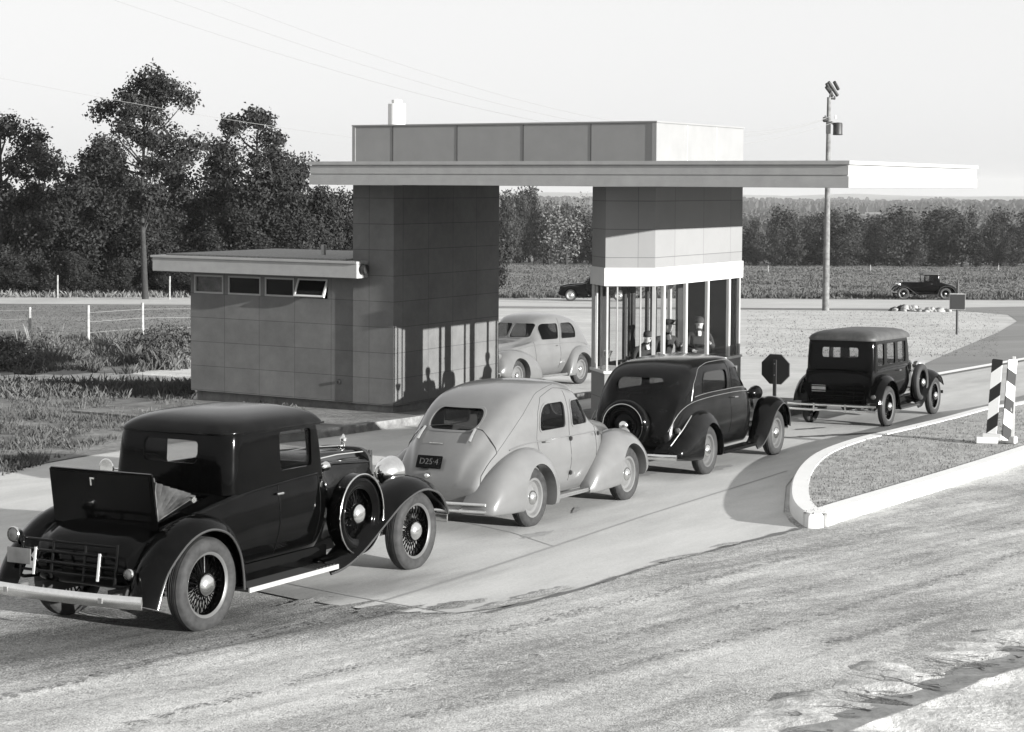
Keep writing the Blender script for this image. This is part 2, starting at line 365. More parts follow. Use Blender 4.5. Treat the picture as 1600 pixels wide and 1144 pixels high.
def prism(pts, a, b, plane):
    """closed prism of a 2d outline; plane 'xz' extrudes along y a..b, 'yz' along x"""
    f = (lambda p, t: (p[0], t, p[1])) if plane == 'xz' else (lambda p, t: (t, p[0], p[1]))
    bm = bmesh.new(); A = [bm.verts.new(f(p, a)) for p in pts]; B = [bm.verts.new(f(p, b)) for p in pts]; n = len(pts)
    bm.faces.new(A); bm.faces.new(B[::-1])
    for i in range(n): bm.faces.new((A[i], B[i], B[(i + 1) % n], A[(i + 1) % n]))
    bmesh.ops.recalc_face_normals(bm, faces=bm.faces)
    me = bpy.data.meshes.new('m'); bm.to_mesh(me); bm.free(); return me
def grow(pts, d):                              # push a 2d outline outwards by d
    n = len(pts); area = sum(pts[i][0] * pts[(i + 1) % n][1] - pts[(i + 1) % n][0] * pts[i][1] for i in range(n)); s = 1 if area > 0 else -1
    out = []
    for i in range(n):
        a, b, c = Vector(pts[i - 1]), Vector(pts[i]), Vector(pts[(i + 1) % n])
        e1 = (b - a); e2 = (c - b)
        nn = Vector((0, 0))
        for e in (e1, e2):
            if e.length > 1e-6: e = e.normalized(); nn += Vector((e.y, -e.x)) * s
        if nn.length > 1e-6: nn.normalize()
        out.append(tuple(b + nn * d))
    return out
def offset_mesh(me, d):
    m2 = me.copy(); bm = bmesh.new(); bm.from_mesh(m2); bm.normal_update()
    mv = [(v, v.co + v.normal * d) for v in bm.verts]
    for v, c in mv: v.co = c
    bm.to_mesh(m2); bm.free(); return m2

# ------------------------------------------------------------------ car kit (x forward, y left, z up; origin on the road under the rear axle)
def body_rings(st, n_prof=5, n_x=4, zrf=.14):
    """st: (x, wmax, wbelt, zbelt, wroof, ztop, zbottom, wbottom)"""
    rings = []
    for (x, wm, wb_, zb_, wr, zt, z0, w0) in smooth(st, n_x):
        zr = zt - min(zrf, (zt - zb_) * .5) if zt > zb_ + .02 else zb_ + (zt - zb_) * .5
        P = [(0, z0), (w0 * .7, z0), (w0, z0 + .03), (wm, z0 + (zb_ - z0) * .5), (wb_, zb_),
             ((wb_ * .45 + wr * .55) + .025, zb_ + (zr - zb_) * .55), (wr, zr), (wr * .80, zt - (zt - zr) * .30), (wr * .36, zt - (zt - zr) * .06), (0, zt)]
        P = smooth(P, n_prof)
        right = [(x, -p[0], p[1]) for p in P]; left = [(x, p[0], p[1]) for p in P[1:-1]][::-1]
        rings.append(right + left)
    return rings
def wheel(root, x, y, Rr, W, kind='disc', zc_=None, rub=None, cap=.10, rimm=None, side=None, spokes=20, name='wheel', axis='Y', capm=None):
    s = side if side is not None else (1 if y > 0 else -1)
    c = (x, y, zc_ if zc_ is not None else Rr); rub = rub or M['rubber']; rimm = rimm or M['rimlight']
    if axis == 'X':                            # spare standing across the tail: outer side faces -x
        P = lambda prof: [(r, -a) for r, a in prof]
    else: P = lambda prof: [(r, a * s) for r, a in prof]
    ax = axis; Ri = Rr * .66 if kind != 'disc' else Rr * .62
    hub = MB()
    if kind == 'wire':
        hub.lathe(P([(.01, -.03), (.055, -.03), (.065, .0), (.06, .045), (.01, .05)]), c, ax, 20)
        for i in range(spokes):
            a = 2 * PI * i / spokes
            for q in (-.018, .03):
                a2 = a + (.18 if q > 0 else -.18)
                p0 = Vector((math.cos(a2) * .055, q * s, math.sin(a2) * .055)); p1 = Vector((math.cos(a) * (Ri - .012), 0.0, math.sin(a) * (Ri - .012)))
                if ax == 'X': p0 = Vector((-q, p0.x, p0.z)); p1 = Vector((0, p1.x, p1.z))
                hub.cyl(Vector(c) + p0, Vector(c) + p1, .0055, n=5, cap=False)
        hub.lathe(P([(Ri + .004, -W * .36), (Ri - .012, -.02), (Ri - .012, .02), (Ri + .004, W * .36), (Ri + .012, W * .36), (Ri + .012, -W * .36)]), c, ax, 36)
    else:
        hub.lathe(P([(.01, -W * .2), (Ri * .8, -W * .1), (Ri + .008, -W * .36), (Ri + .012, W * .36), (Ri - .012, W * .38), (Ri - .03, W * .18), (Ri * .72, W * .12), (Ri * .5, W * .26), (.02, W * .28)]), c, ax, 36)
    hb = hub.build(name, M['black'] if kind == 'wire' else rimm, root, 40)
    k = .5 * W
    prof = [(Ri, k * .62), (Ri + .02, k * .86), (Ri + (Rr - Ri) * .45, k * 1.0), (Ri + (Rr - Ri) * .78, k * .94), (Rr - .012, k * .72), (Rr, k * .45), (Rr - .004, k * .42), (Rr + .001, k * .2), (Rr - .004, k * .17), (Rr + .002, 0)]
    prof = prof + [(r, -a) for r, a in prof[::-1]][1:] + [(Ri, k * .62)]
    MB().lathe(P(prof[:-1]), c, ax, 48).build('tyre', rub, hb, 50)
    MB().lathe(P([(Ri - .010, k * .62), (Ri + .010, k * .80), (Ri + .022, k * .80), (Ri + .016, k * .6)]), c, ax, 48).build('rim', rimm, hb, 50)
    z0 = .05 if kind == 'wire' else W * .26
    MB().lathe(P([(cap, z0 - .03), (cap, z0), (cap * .94, z0 + .02), (cap * .6, z0 + .042), (cap * .25, z0 + .05), (.004, z0 + .052)]), c, ax, 24).build('hubcap', capm or M['chrome'], hb, 50)
    return hb
def clam(root, path, y0, y1, m, crown=.05, lip=.05, name='fender', bead=None, n=4, yfun=None):
    """open fender: path of (x, z, outer y, inner y) swept, crowned across, rolled outer edge"""
    s = 1 if y1 > 0 else -1
    P = smooth(path, n); rings = []
    for i, p in enumerate(P):
        a = P[max(i - 1, 0)]; b = P[min(i + 1, len(P) - 1)]
        t = Vector((b[0] - a[0], b[1] - a[1])).normalized(); nn = Vector((-t.y, t.x))
        if len(p) > 3: yo, yi = p[2] * s, p[3] * s
        else: yo, yi = y1, y0
        ring = []
        for k in range(9):
            f = k / 8; h = crown * math.sin(PI * min(f * 1.08, 1) ** .9) - (lip * max(0, (f - .78) / .22) ** 1.6)
            ring.append((p[0] + nn.x * h, yi + (yo - yi) * f, p[1] + nn.y * h))
        rings.append(ring)
    me = loft(rings, closed=False)
    me = apply(me, [('SOLIDIFY', dict(thickness=.018, offset=0))]); me.materials.clear()
    o = link(name, me, m, root, 50)
    MB().tube([r[-1] for r in rings], .012, 6).build('fender_bead', bead or m, o, 60)
    return o
def pontoon(root, st, side, m, wx, wz, wr, name='fender', n=4, zb=.2, ycut=.50):
    """solid teardrop fender; st: (x, ztop, youter, yinner, zbottom)"""
    rings = []
    for (x, zt, yo, yi, z0) in smooth(st, n):
        h = zt - z0; w_ = yo - yi
        P = [(yi, z0), (yi + w_ * .80, z0), (yo - .02 * w_, z0 + h * .10), (yo, z0 + h * .40), (yo - w_ * .05, z0 + h * .66), (yo - w_ * .22, z0 + h * .90), (yo - w_ * .48, zt), (yi + w_ * .2, zt - h * .03), (yi, zt - h * .12)]
        P = smooth(P, 3); rings.append([(x, side * p[0], p[1]) for p in P])
    me = loft(rings)
    cy = MB(); cy.cyl((wx, side * ycut, wz), (wx, side * 1.3, wz), wr, n=48); cb = MB()
    cut = cy.mesh()
    me = apply(me, [('BOOLEAN', dict(operation='DIFFERENCE', solver='EXACT', object_mesh=cut)),
                    ('BOOLEAN', dict(operation='DIFFERENCE', solver='EXACT', object_mesh=MB().box((wx, side * (ycut + .4), wz - .45), (wr * 1.99, .8, .9)).mesh()))])
    me.materials.clear(); o = link(name, me, m, root, 45)
    return o
def headlamp(root, c, r, m, lm=None, ln=.20):
    h = MB().lathe([(.005, -ln), (r * .45, -ln * .9), (r * .8, -ln * .55), (r * .98, -ln * .2), (r, 0), (r * 1.04, .01), (r * 1.04, .03), (r * .95, .035)], c, 'X', 28).build('headlight', m, root, 50)
    MB().lathe([(r * .95, .03), (r * .6, .05), (.003, .06)], c, 'X', 28).build('lens', M['lens'], h, 50)
    return h
def taillamp(root, c, r=.04, m=None, nm='tail_lamp'):
    h = MB().lathe([(.004, .09), (r * .6, .07), (r, .02), (r * 1.1, 0), (r, -.01)], c, 'X', 18).build(nm, m or M['chrome'], root, 50)
    MB().lathe([(r * .9, -.005), (r * .5, -.018), (.003, -.02)], c, 'X', 18).build('lens', M['redlens'], h, 50)
def bumper(root, x, zs, hw, curve, m, h=.06, t=.02, brackets=(.45,), inward=1, name='bumper'):
    s = -1 if x < 0.5 else 1; mb = MB()
    for z in zs:
        ring = []
        for i in range(17):
            y = -hw + 2 * hw * i / 16; xx = x - s * curve * (abs(y) / hw) ** 2.2
            ring.append([(xx, y, z - h / 2), (xx + s * t, y, z - h * .3), (xx + s * t * 1.3, y, z), (xx + s * t, y, z + h * .3), (xx, y, z + h / 2), (xx - s * .006, y, z)])
        bm2 = loft(ring); mb.bm.from_mesh(bm2)
    b = mb.build(name, m, root, 45)
    for y in brackets:
        for q in (-1, 1):
            MB().bx((x - s * .25, q * y - .02, zs[0] - .02), (x, q * y + .02, zs[0] + .02)).build('bumper_bracket', M['dullmetal'], b)
    return b
def seat(root, x, y0, y1, z=.45, name='seat', m=None, back=.55, lean=.18):
    s = MB(); s.box((x + .22, (y0 + y1) / 2, z), (.5, y1 - y0, .18))
    s.box((x - .06, (y0 + y1) / 2, z + back * .5), (.14, y1 - y0, back), Matrix.Rotation(-lean, 3, 'Y'))
    return s.build(name, m or M['seat'], root, 40, .03)
def steering(root, x, y, z):
    s = MB(); c = Vector((x, y, z)); q = Matrix.Rotation(R(-50), 3, 'Y')
    s.tube([c + q @ Vector((0, math.cos(a) * .2, math.sin(a) * .2)) for a in [2 * PI * i / 20 for i in range(20)]], .012, 6, True)
    s.cyl(c, c + Vector((.45, 0, -.42)), .018, n=8)
    for a in (0, PI / 2, PI, 1.5 * PI): s.cyl(c, c + q @ Vector((0, math.cos(a) * .2, math.sin(a) * .2)), .008, n=5)
    s.build('steering_wheel', M['dark'], root, 60)
def carframe(rr, a, track, scale=1.0):
    """matrix from the right rear wheel contact point and heading"""
    x, y = rr; h = Vector((math.sin(a), math.cos(a), 0)); h.z = -SL * h.y; h.normalize()
    n = Vector((0, SL, 1)).normalized(); l = n.cross(h)
    o = Vector((x, y, gz(x, y))) + l * track / 2
    return Matrix(((h.x, l.x, n.x, o.x), (h.y, l.y, n.y, o.y), (h.z, l.z, n.z, o.z), (0, 0, 0, 1)))
def groove(root, pts, r=.006, m=None, name='panel_seam'):
    return MB().tube(pts, r, 5).build(name, m or M['joint'], root, 60)
def side2(pts, a=.30, b=1.1, nm='window'): return [(pts, a, b, 'xz', nm), (pts, -b, -a, 'xz', nm)]
def shell(root, me, m, cutters, trim=None, glass=None, name='body', cuts=(), sm=38, tr=.014, thick=.03):
    raw = me.copy()
    def big(c, d): return prism(grow(c[0], d), c[1], c[2], c[3])
    mods = [('SOLIDIFY', dict(thickness=thick, offset=-1, use_even_offset=False))]
    for c in cutters: mods.append(('BOOLEAN', dict(operation='DIFFERENCE', solver='EXACT', object_mesh=big(c, 0))))
    for c in cuts: mods.append(('BOOLEAN', dict(operation='DIFFERENCE', solver='EXACT', object_mesh=c)))
    out = apply(me, mods); out.materials.clear(); out.name = name
    b = link(name, out, m, root, sm)
    for c in cutters:
        g = apply(offset_mesh(raw, -.012), [('SOLIDIFY', dict(thickness=.005, offset=-1, use_even_offset=False)),
                  ('BOOLEAN', dict(operation='INTERSECT', solver='EXACT', object_mesh=big(c, .004)))])
        g.materials.clear()
        if len(g.polygons): link(c[4] if len(c) > 4 else 'window', g, glass or M['glass'], b, 30)
        if trim:
            g = apply(offset_mesh(raw, .006), [('SOLIDIFY', dict(thickness=.014, offset=-1, use_even_offset=False)),
                      ('BOOLEAN', dict(operation='INTERSECT', solver='EXACT', object_mesh=big(c, tr))),
                      ('BOOLEAN', dict(operation='DIFFERENCE', solver='EXACT', object_mesh=big(c, -.002)))])
            g.materials.clear()
            if len(g.polygons): link('window_trim', g, trim, b, 30)
    return b
def prof_pt(st, x, t, side, out=.002, zrf=.14):
    """a point on the lofted body at station x, profile parameter t (4 = belt)"""
    S = smooth(st, 6); S.sort(key=lambda q: q[0])
    for a, b in zip(S, S[1:]):
        if a[0] <= x <= b[0]: break
    f = (x - a[0]) / max(b[0] - a[0], 1e-6); q = [a[i] + (b[i] - a[i]) * f for i in range(8)]
    _, wm, wb_, zb_, wr, zt, z0, w0 = q
    zr = zt - min(zrf, (zt - zb_) * .5) if zt > zb_ + .02 else zb_ + (zt - zb_) * .5
    P = [(0, z0), (w0 * .7, z0), (w0, z0 + .03), (wm, z0 + (zb_ - z0) * .5), (wb_, zb_),
         ((wb_ * .45 + wr * .55) + .025, zb_ + (zr - zb_) * .55), (wr, zr), (wr * .80, zt - (zt - zr) * .30), (wr * .36, zt - (zt - zr) * .06), (0, zt)]
    p = cr(P, t, 2)
    return (x, side * (p[0] + out), p[1] + (out if t > 6 else 0))
def skinline(root, st, xs, ts, m, r=.008, name='belt_moulding', side=(-1, 1), out=.002, zrf=.14):
    for s in side:
        n = 26; pts = []
        for i in range(n + 1):
            f = i / n; k = f * (len(xs) - 1); j = min(int(k), len(xs) - 2); g = k - j
            pts.append(prof_pt(st, xs[j] + (xs[j + 1] - xs[j]) * g, ts[j] + (ts[j + 1] - ts[j]) * g, s, out, zrf))
        MB().tube(pts, r, 5).build(name, m, root, 60)
def cab_mesh(levels, n=7):
    """levels: (z, xrear, xfront, halfwidth, rear corner radius, front corner radius), bottom to top; closed"""
    rings = []
    for (z, xa, xb, hw, ra, rb) in levels:
        P = []
        for cx, cy, a0, r in ((xa + ra, -hw + ra, 180, ra), (xb - rb, -hw + rb, 270, rb), (xb - rb, hw - rb, 0, rb), (xa + ra, hw - ra, 90, ra)):
            for i in range(n + 1):
                a = R(a0 + 90 * i / n); P.append((cx + r * math.cos(a), cy + r * math.sin(a), z))
        rings.append(P)
    return loft(rings)
def cab_smooth(levels, n=3): return smooth(levels, n)
def text_part(s, size, mw_local, m, parent, name='lettering', ext=.002):
    cu = bpy.data.curves.new('t', 'FONT'); cu.body = s; cu.size = size; cu.align_x = 'CENTER'; cu.align_y = 'CENTER'; cu.extrude = ext
    o = bpy.data.objects.new('t', cu); col.objects.link(o); dg = bpy.context.evaluated_depsgraph_get(); dg.update()
    me = bpy.data.meshes.new_from_object(o.evaluated_get(dg)); bpy.data.objects.remove(o)
    me.transform(mw_local); me.materials.clear(); me.name = name
    return link(name, me, m, parent)
REAR = Matrix(((0, 0, -1, 0), (-1, 0, 0, 0), (0, 1, 0, 0), (0, 0, 0, 1)))   # text facing -x, reading left to right from behind
def plate(root, c, s, tilt=0.0, w_=.33, h=.15):
    b = MB(); b.box((0, 0, 0), (.012, w_, h)); me = b.mesh(.006)
    me.transform(Matrix.Translation(c) @ Matrix.Rotation(tilt, 4, 'Y'))
    p = link('number_plate', me, M['black'], root, 40)
    text_part(s, h * .66, Matrix.Translation(c) @ Matrix.Rotation(tilt, 4, 'Y') @ Matrix.Translation((-.010, 0, 0)) @ REAR, M['platetext'], p, 'plate_number')
    return p
def radiator(root, x, hw, z0, z1, m, d=.10, r=.12, arch=.0):
    out = rrect(-hw, z0, hw, z1, [.03, .03, r, r], 6); inn = grow(out, -.035)
    a = prism(out, x, x + d, 'yz'); b = prism(inn, x - .02, x + d + .05, 'yz')
    g = apply(a, [('BOOLEAN', dict(operation='DIFFERENCE', solver='EXACT', object_mesh=b)), ('BEVEL', dict(width=.008, segments=2))]); g.materials.clear()
    o = link('radiator_shell', g, m, root, 40)
    gr = MB(); gr.bm.from_mesh(prism(inn, x, x + d * .5, 'yz'))
    y = -hw + .05
    while y < hw - .04:
        gr.bx((x + d * .45, y, z0 + .05), (x + d * .7, y + .006, z1 - .06)); y += .03
    gr.build('grille', M['darkmetal'], o, 30)
    MB().lathe([(.022, -.07), (.024, .0), (.03, .01), (.042, .015), (.042, .04), (.02, .05), (.012, .075), (.003, .085)], (x + d / 2, 0, z1), 'Z', 14).build('radiator_cap', M['chrome'], o, 40)
    return o
def louvers(root, xs, y, z0, z1, side, m):
    b = MB()
    for x in xs: b.box((x, side * y, (z0 + z1) / 2), (.012, .022, z1 - z0), Matrix.Rotation(side * .5, 3, 'Z'))
    b.build('hood_louvers', m, root, 30)
def chassis(root, x0, x1, wb, Rr, m=None):
    b = MB(); b.bx((x0, -.42, .33), (x1, -.35, .43)); b.bx((x0, .35, .33), (x1, .42, .43))
    b.cyl((0, -.66, Rr), (0, .66, Rr), .045, n=10); b.lathe([(.02, -.11), (.13, -.05), (.14, .05), (.02, .11)], (0, 0, Rr), 'X', 16)
    b.cyl((wb, -.64, Rr - .04), (wb, .64, Rr - .04), .03, n=8); b.cyl((.1, 0, Rr), (wb - .9, 0, .42), .04, n=8)
    for s in (-1, 1):
        b.tube([(-.5, s * .48, .42), (-.25, s * .48, .33), (0, s * .48, .29), (.3, s * .48, .33), (.55, s * .48, .42)], .022, 6)
    b.build('chassis', m or M['dark'], root, 40)

# ---- car at lower left: open rumble-seat coupe
def coupe_1(root):
    K = M['black']
    st = [(-.70, .42, .38, .62, .32, .66, .50, .36), (-.66, .52, .48, .68, .40, .76, .44, .46), (-.52, .60, .545, .78, .45, .875, .41, .54), (-.1, .66, .625, .93, .50, .985, .40, .56),
          (.4, .68, .655, 1.03, .55, 1.075, .40, .58), (.8, .69, .66, 1.08, .58, 1.10, .40, .58), (1.5, .69, .66, 1.12, .56, 1.15, .40, .58), (1.85, .68, .645, 1.13, .50, 1.19, .40, .56),
          (2.05, .60, .53, 1.13, .36, 1.245, .42, .50), (2.4, .50, .46, 1.12, .30, 1.25, .44, .44), (2.8, .435, .40, 1.09, .27, 1.23, .46, .38), (3.2, .37, .335, 1.06, .235, 1.20, .48, .33)]
    open_ = MB().bx((-.36, -.47, .62), (.42, .47, 1.4)).mesh(); cabin_hole = MB().bx((.60, -.5, .75), (1.78, .5, 1.6)).mesh()
    body = shell(root, loft(body_rings(st, 4, 4, .05)), K, [], name='body', cuts=[open_, cabin_hole])
    b = MB(); b.bx((-.40, -.47, .50), (.44, .47, .55)); b.bx((.40, -.47, .5), (.44, .47, 1.02)); b.build('seat_well', M['dark'], body)
    # cabin walls with real window openings, roof above
    lv = [(1.07, .47, 1.90, .660, .13, .04), (1.2, .47, 1.885, .658, .14, .04), (1.35, .475, 1.865, .652, .16, .04), (1.5, .485, 1.845, .645, .17, .05), (1.60, .50, 1.83, .635, .18, .06), (1.625, .52, 1.825, .62, .19, .06)]
    cuts = side2(rrect(1.21, 1.215, 1.70, 1.56, .035), .4, .9, 'side_window') + [(rrect(-.30, 1.33, .30, 1.53, .05), .2, .8, 'yz', 'rear_window'), (rrect(-.50, 1.22, .50, 1.55, .04), 1.5, 2.2, 'yz', 'windscreen')]
    cab = shell(root, cab_mesh(smooth(lv, 3)), K, cuts, None, M['clearglass'], 'cabin', tr=.012)
    rl = [(1.58, .49, 1.91, .640, .19, .07), (1.605, .487, 1.93, .645, .19, .08), (1.64, .51, 1.91, .63, .21, .1), (1.69, .57, 1.87, .58, .25, .12), (1.735, .69, 1.79, .47, .28, .16), (1.765, .9, 1.65, .30, .24, .15), (1.772, 1.1, 1.5, .12, .1, .1)]
    rf = link('roof', cab_mesh(smooth(rl, 3)), M['dusty'], root, 60)
    MB().tube([(1.91, -.645, 1.595), (1.2, -.65, 1.595), (.72, -.648, 1.59), (.58, -.60, 1.59), (.51, -.50, 1.59), (.485, -.3, 1.59), (.485, .3, 1.59), (.51, .50, 1.59), (.58, .60, 1.59), (.72, .648, 1.59), (1.91, .65, 1.595)], .010, 6).build('drip_rail', M['dusty'], rf, 60)
    for s in (-1, 1):                          # landau irons, door handles, seams
        h = MB(); h.cyl((1.18, s * .66, 1.02), (1.18, s * .70, 1.02), .012, n=8); h.tube([(1.10, s * .70, 1.02), (1.19, s * .705, 1.02)], .011, 6); h.build('door_handle', M['chrome'], body, 50)
        skinline(body, st, [1.16, 1.16], [2.2, 4], M['seamblack'], .005, 'door_seam', (s,), 0, .05)
        skinline(body, st, [1.80, 1.80], [2.2, 4], M['seamblack'], .005, 'door_seam', (s,), 0, .05)
        skinline(body, st, [-.5, .3, .8, 1.85, 2.1, 3.18], [4.1, 4.0, 4, 4, 4.2, 4.1], M['dusty'], .011, 'belt_moulding', (s,), .003, .05)
        for zz in (1.02,):
            for xx in (1.84,): MB().box((xx, s * .665, zz), (.03, .02, .05)).build('door_hinge', M['chrome'], body, 30, .004)
        louvers(body, [2.35 + .045 * i for i in range(16)], .475 - .0, .70, .98, s, K)
    MB().tube([(1.95 + .02, 0, 1.24), (2.6, 0, 1.255), (3.2, 0, 1.215)], .009, 6).build('hood_hinge', M['chrome'], body, 60)
    for s in (-1, 1): MB().tube([(2.08, s * .40, 1.205), (2.6, s * .335, 1.205), (3.19, s * .262, 1.175)], .006, 6).build('hood_hinge', M['trim_highlight'], body, 60)  # shoulder hinges coloured pale to paint in the hood's edge highlights
    # raised rumble lid, its cushion and gusset
    T = Matrix.Translation((-.40, 0, 1.11)) @ Matrix.Rotation(R(-9), 4, 'Y')
    ld = MB(); ld.box((0, 0, 0), (.045, 1.10, .49)); me = ld.mesh(.012); me.transform(T); lid = link('rumble_lid', me, K, root, 40)
    me = MB().box((-.025, 0, 0), (.006, 1.06, .45)).mesh(.002); me.transform(T); link('lid_panel', me, K, lid, 40)
    h = MB(); h.box((-.04, .06, .185), (.02, .05, .014)); h.box((-.035, .08, .155), (.02, .014, .07)); me = h.mesh(.003); me.transform(T); link('lid_handle', me, M['chrome'], lid, 40)
    cu = MB()
    for i in range(9): cu.box((.065, -.45 + .1125 * i, -.0), (.09, .11, .42))
    me = cu.mesh(.03); me.transform(T); link('seat_back', me, M['leather'], lid, 50)
    cu = MB()
    for i in range(8): cu.box((-.06, -.41 + .117 * i, .72), (.42, .115, .14))
    cu.build('rumble_seat', M['leather'], root, 50, .03)
    for s in (-1, 1):                          # pleated side curtain
        bm = bmesh.new(); a = Vector((-.35, s * .47, .92)); rows = []
        for j in range(25):
            f = j / 24; ang = R(96 - 76 * f); L = .36 + .16 * f
            e = a + Vector((math.cos(ang) * L + .02, 0, math.sin(ang) * L - .10 * math.sin(PI * f)))
            row = []
            for k in range(8):
                g = k / 7; p = a.lerp(e, g); p.y += s * (.045 * math.cos(j * 1.57) * (.3 + g)) ; row.append(bm.verts.new(p))
            rows.append(row)
        for A_, B_ in zip(rows, rows[1:]):
            for k in range(7): bm.faces.new((A_[k], A_[k + 1], B_[k + 1], B_[k]))
        me = bpy.data.meshes.new('m'); bm.to_mesh(me); bm.free(); me = apply(me, [('SOLIDIFY', dict(thickness=.01))]); me.materials.clear()
        link('side_curtain', me, M['leather'], lid, 60)
        MB().box((.12, s * .53, 1.075), (.06, .05, .05)).build('lid_stay', M['chrome'], body, 40, .012)
    # fenders, running boards, wheels
    for s in (-1, 1):
        clam(root, [(-.80, .34, .86, .60), (-.74, .48, .86, .58), (-.62, .66, .86, .56), (-.34, .86, .86, .55), (-.05, .92, .86, .56), (.22, .84, .86, .60), (.38, .66, .86, .64), (.44, .46, .86, .66), (.455, .30, .86, .66)], 0, s, K, .06, .05, bead=M['bead_highlight'])
        clam(root, [(1.72, .275, .86, .64), (1.95, .30, .86, .62), (2.25, .40, .86, .56), (2.63, .60, .86, .50), (2.98, .775, .86, .42), (3.36, .86, .86, .38), (3.68, .79, .86, .42), (3.86, .62, .86, .50), (3.90, .52, .86, .54)], 0, s, K, .07, .05, bead=M['bead_highlight'])  # bead colour paints in the highlight along the fender edge
        rb = MB().bx((.45, s * .64, .265), (1.80, s * .87, .30)).build('running_board', M['dark'], root, 30, .008)
        MB().bx((.45, s * .868, .262), (1.82, s * .882, .304)).build('edge_strip', M['trim_highlight'], rb)
        g = MB()
        for i in range(6): g.box((1.50 + .055 * i, s * .76, .305), (.02, .20, .010))
        g.build('step_plate', M['chrome'], rb)
        MB().bx((.30, s * .62, .29), (1.95, s * .655, .45)).build('splash_apron', K, root)
        wheel(root, 0, s * .72, .395, .165, 'wire', spokes=26, rub=M['dusty_rubber']); wheel(root, 3.358, s * .72, .395, .165, 'wire', spokes=26, rub=M['dusty_rubber'])
        sp = wheel(root, 2.29, s * .74, .375, .165, 'wire', zc_=.70, name='spare_wheel', spokes=26, rub=M['black'], rimm=M['black'])
        MB().tube([(2.29 + math.cos(a) * .378, s * .83, .70 + math.sin(a) * .378) for a in [2 * PI * i / 48 for i in range(48)]], .0085, 6, True).build('cover_ring', M['chrome'], sp, 60)
        MB().lathe([(.385, .72 * s), (.385, .83 * s), (.36, .835 * s)], (2.29, 0, .70), 'Y', 40).build('tyre_cover', K, sp, 40)
        headlamp(root, (3.43, s * .43, .96), .150, M['chrome'], ln=.22)
        MB().cyl((3.35, s * .43, .82), (3.35, s * .43, .70), .022, n=10).build('lamp_stalk', M['chrome'], root, 50)
        c = MB().lathe([(.003, -.08), (.03, -.06), (.045, 0), (.04, .02), (.003, .04)], (2.02, s * .60, 1.17), 'X', 16).cyl((2.02, s * .60, 1.15), (2.02, s * .5, 1.08), .012, n=8).build('cowl_lamp', M['chrome'], root, 50)
    MB().tube([(3.38, -.43, .84), (3.40, -.2, .80), (3.40, .2, .80), (3.38, .43, .84)], .014, 8).build('lamp_bar', M['chrome'], root, 50)
    MB().lathe([(.003, .03), (.06, .02), (.082, 0), (.088, -.012), (.078, -.018)], (.78, .97, 1.185), 'X', 24).lathe([(.078, -.016), (.04, -.012), (.003, -.010)], (.78, .97, 1.185), 'X', 24).tube([(.80, .96, 1.18), (.9, .85, 1.16), (.95, .66, 1.14)], .009, 6).build('mirror', M['chrome'], root, 50)
    radiator(root, 3.17, .385, .50, 1.25, M['shell_highlight'], .10, .20)  # pale shell colour stands in for sunlight on chrome
    bumper(root, -1.02, [.405], .87, .07, M['chrome'], .105, .012, (.5,)); bumper(root, 3.98, [.46], .82, .08, M['chrome'], .095, .012, (.45,))
    rk = MB()                                  # folded luggage rack
    for z, x in ((.80, -.80), (.715, -.81), (.63, -.82), (.55, -.83)): rk.tube([(x, -.50, z), (x - .01, 0, z), (x, .50, z)], .012, 8)
    for y in (-.50, -.17, .17, .50): rk.cyl((-.80, y, .82), (-.84, y, .50), .013, n=8)
    rk.build('luggage_rack', M['dusty'], root, 50)
    for y in (-.34, .34): MB().cyl((-.83, y, .74), (-.86, y, .52), .016, n=8).build('rack_stanchion', M['chrome'], root, 50)
    for y in (-.5, .5): MB().tube([(-.60, y, .46), (-.80, y, .48), (-.85, y, .50)], .016, 8).build('rack_arm', K, root, 50)
    taillamp(root, (-.86, .56, .83), .062); taillamp(root, (-.84, -.64, .60), .045)
    MB().tube([(-.7, .5, .6), (-.8, .55, .75), (-.82, .56, .80)], .012, 6).build('lamp_bracket', K, root, 60)
    p = MB().box((-.86, .50, .66), (.01, .26, .13)).build('number_plate', M['plinth'], root, 40, .004)
    seat(root, .95, -.52, .52, .62, m=M['seat'], back=.52); steering(root, 1.48, .28, 1.12); chassis(root, -.75, 3.6, 3.358, .395)

def streamliner(root, st, wb, Rr, paint, cutters, rf, ff, trim, track=1.40, wr=.40, rears='grey', beltx=None, hz=None, lamp=None, nose=None, rim=None, zrf=.16, tr=.02):
    body = shell(root, loft(body_rings(st, 4, 4, zrf)), paint, cutters, trim, name='body', tr=tr)
    for s in (-1, 1):
        pontoon(root, rf, s, paint, 0, Rr + .01, wr); pontoon(root, ff, s, paint, wb, Rr + .01, wr)
        wheel(root, 0, s * track / 2, Rr, .155, 'disc', rimm=rim or M['grey'], cap=.085, rub=M['dusty_rubber']); wheel(root, wb, s * track / 2, Rr, .155, 'disc', rimm=rim or M['grey'], cap=.085, rub=M['dusty_rubber'])
    seat(root, .55, -.55, .55, .55, m=M['seat'], back=.48); seat(root, 1.35, -.55, .55, .55, 'front_seat', back=.48)
    steering(root, 1.85, .3, 1.02); chassis(root, -.8, wb + .4, wb, Rr)
    MB().bx((-.6, -.5, .30), (wb - .5, .5, .34)).build('floor_pan', M['dark'], root)
    return body

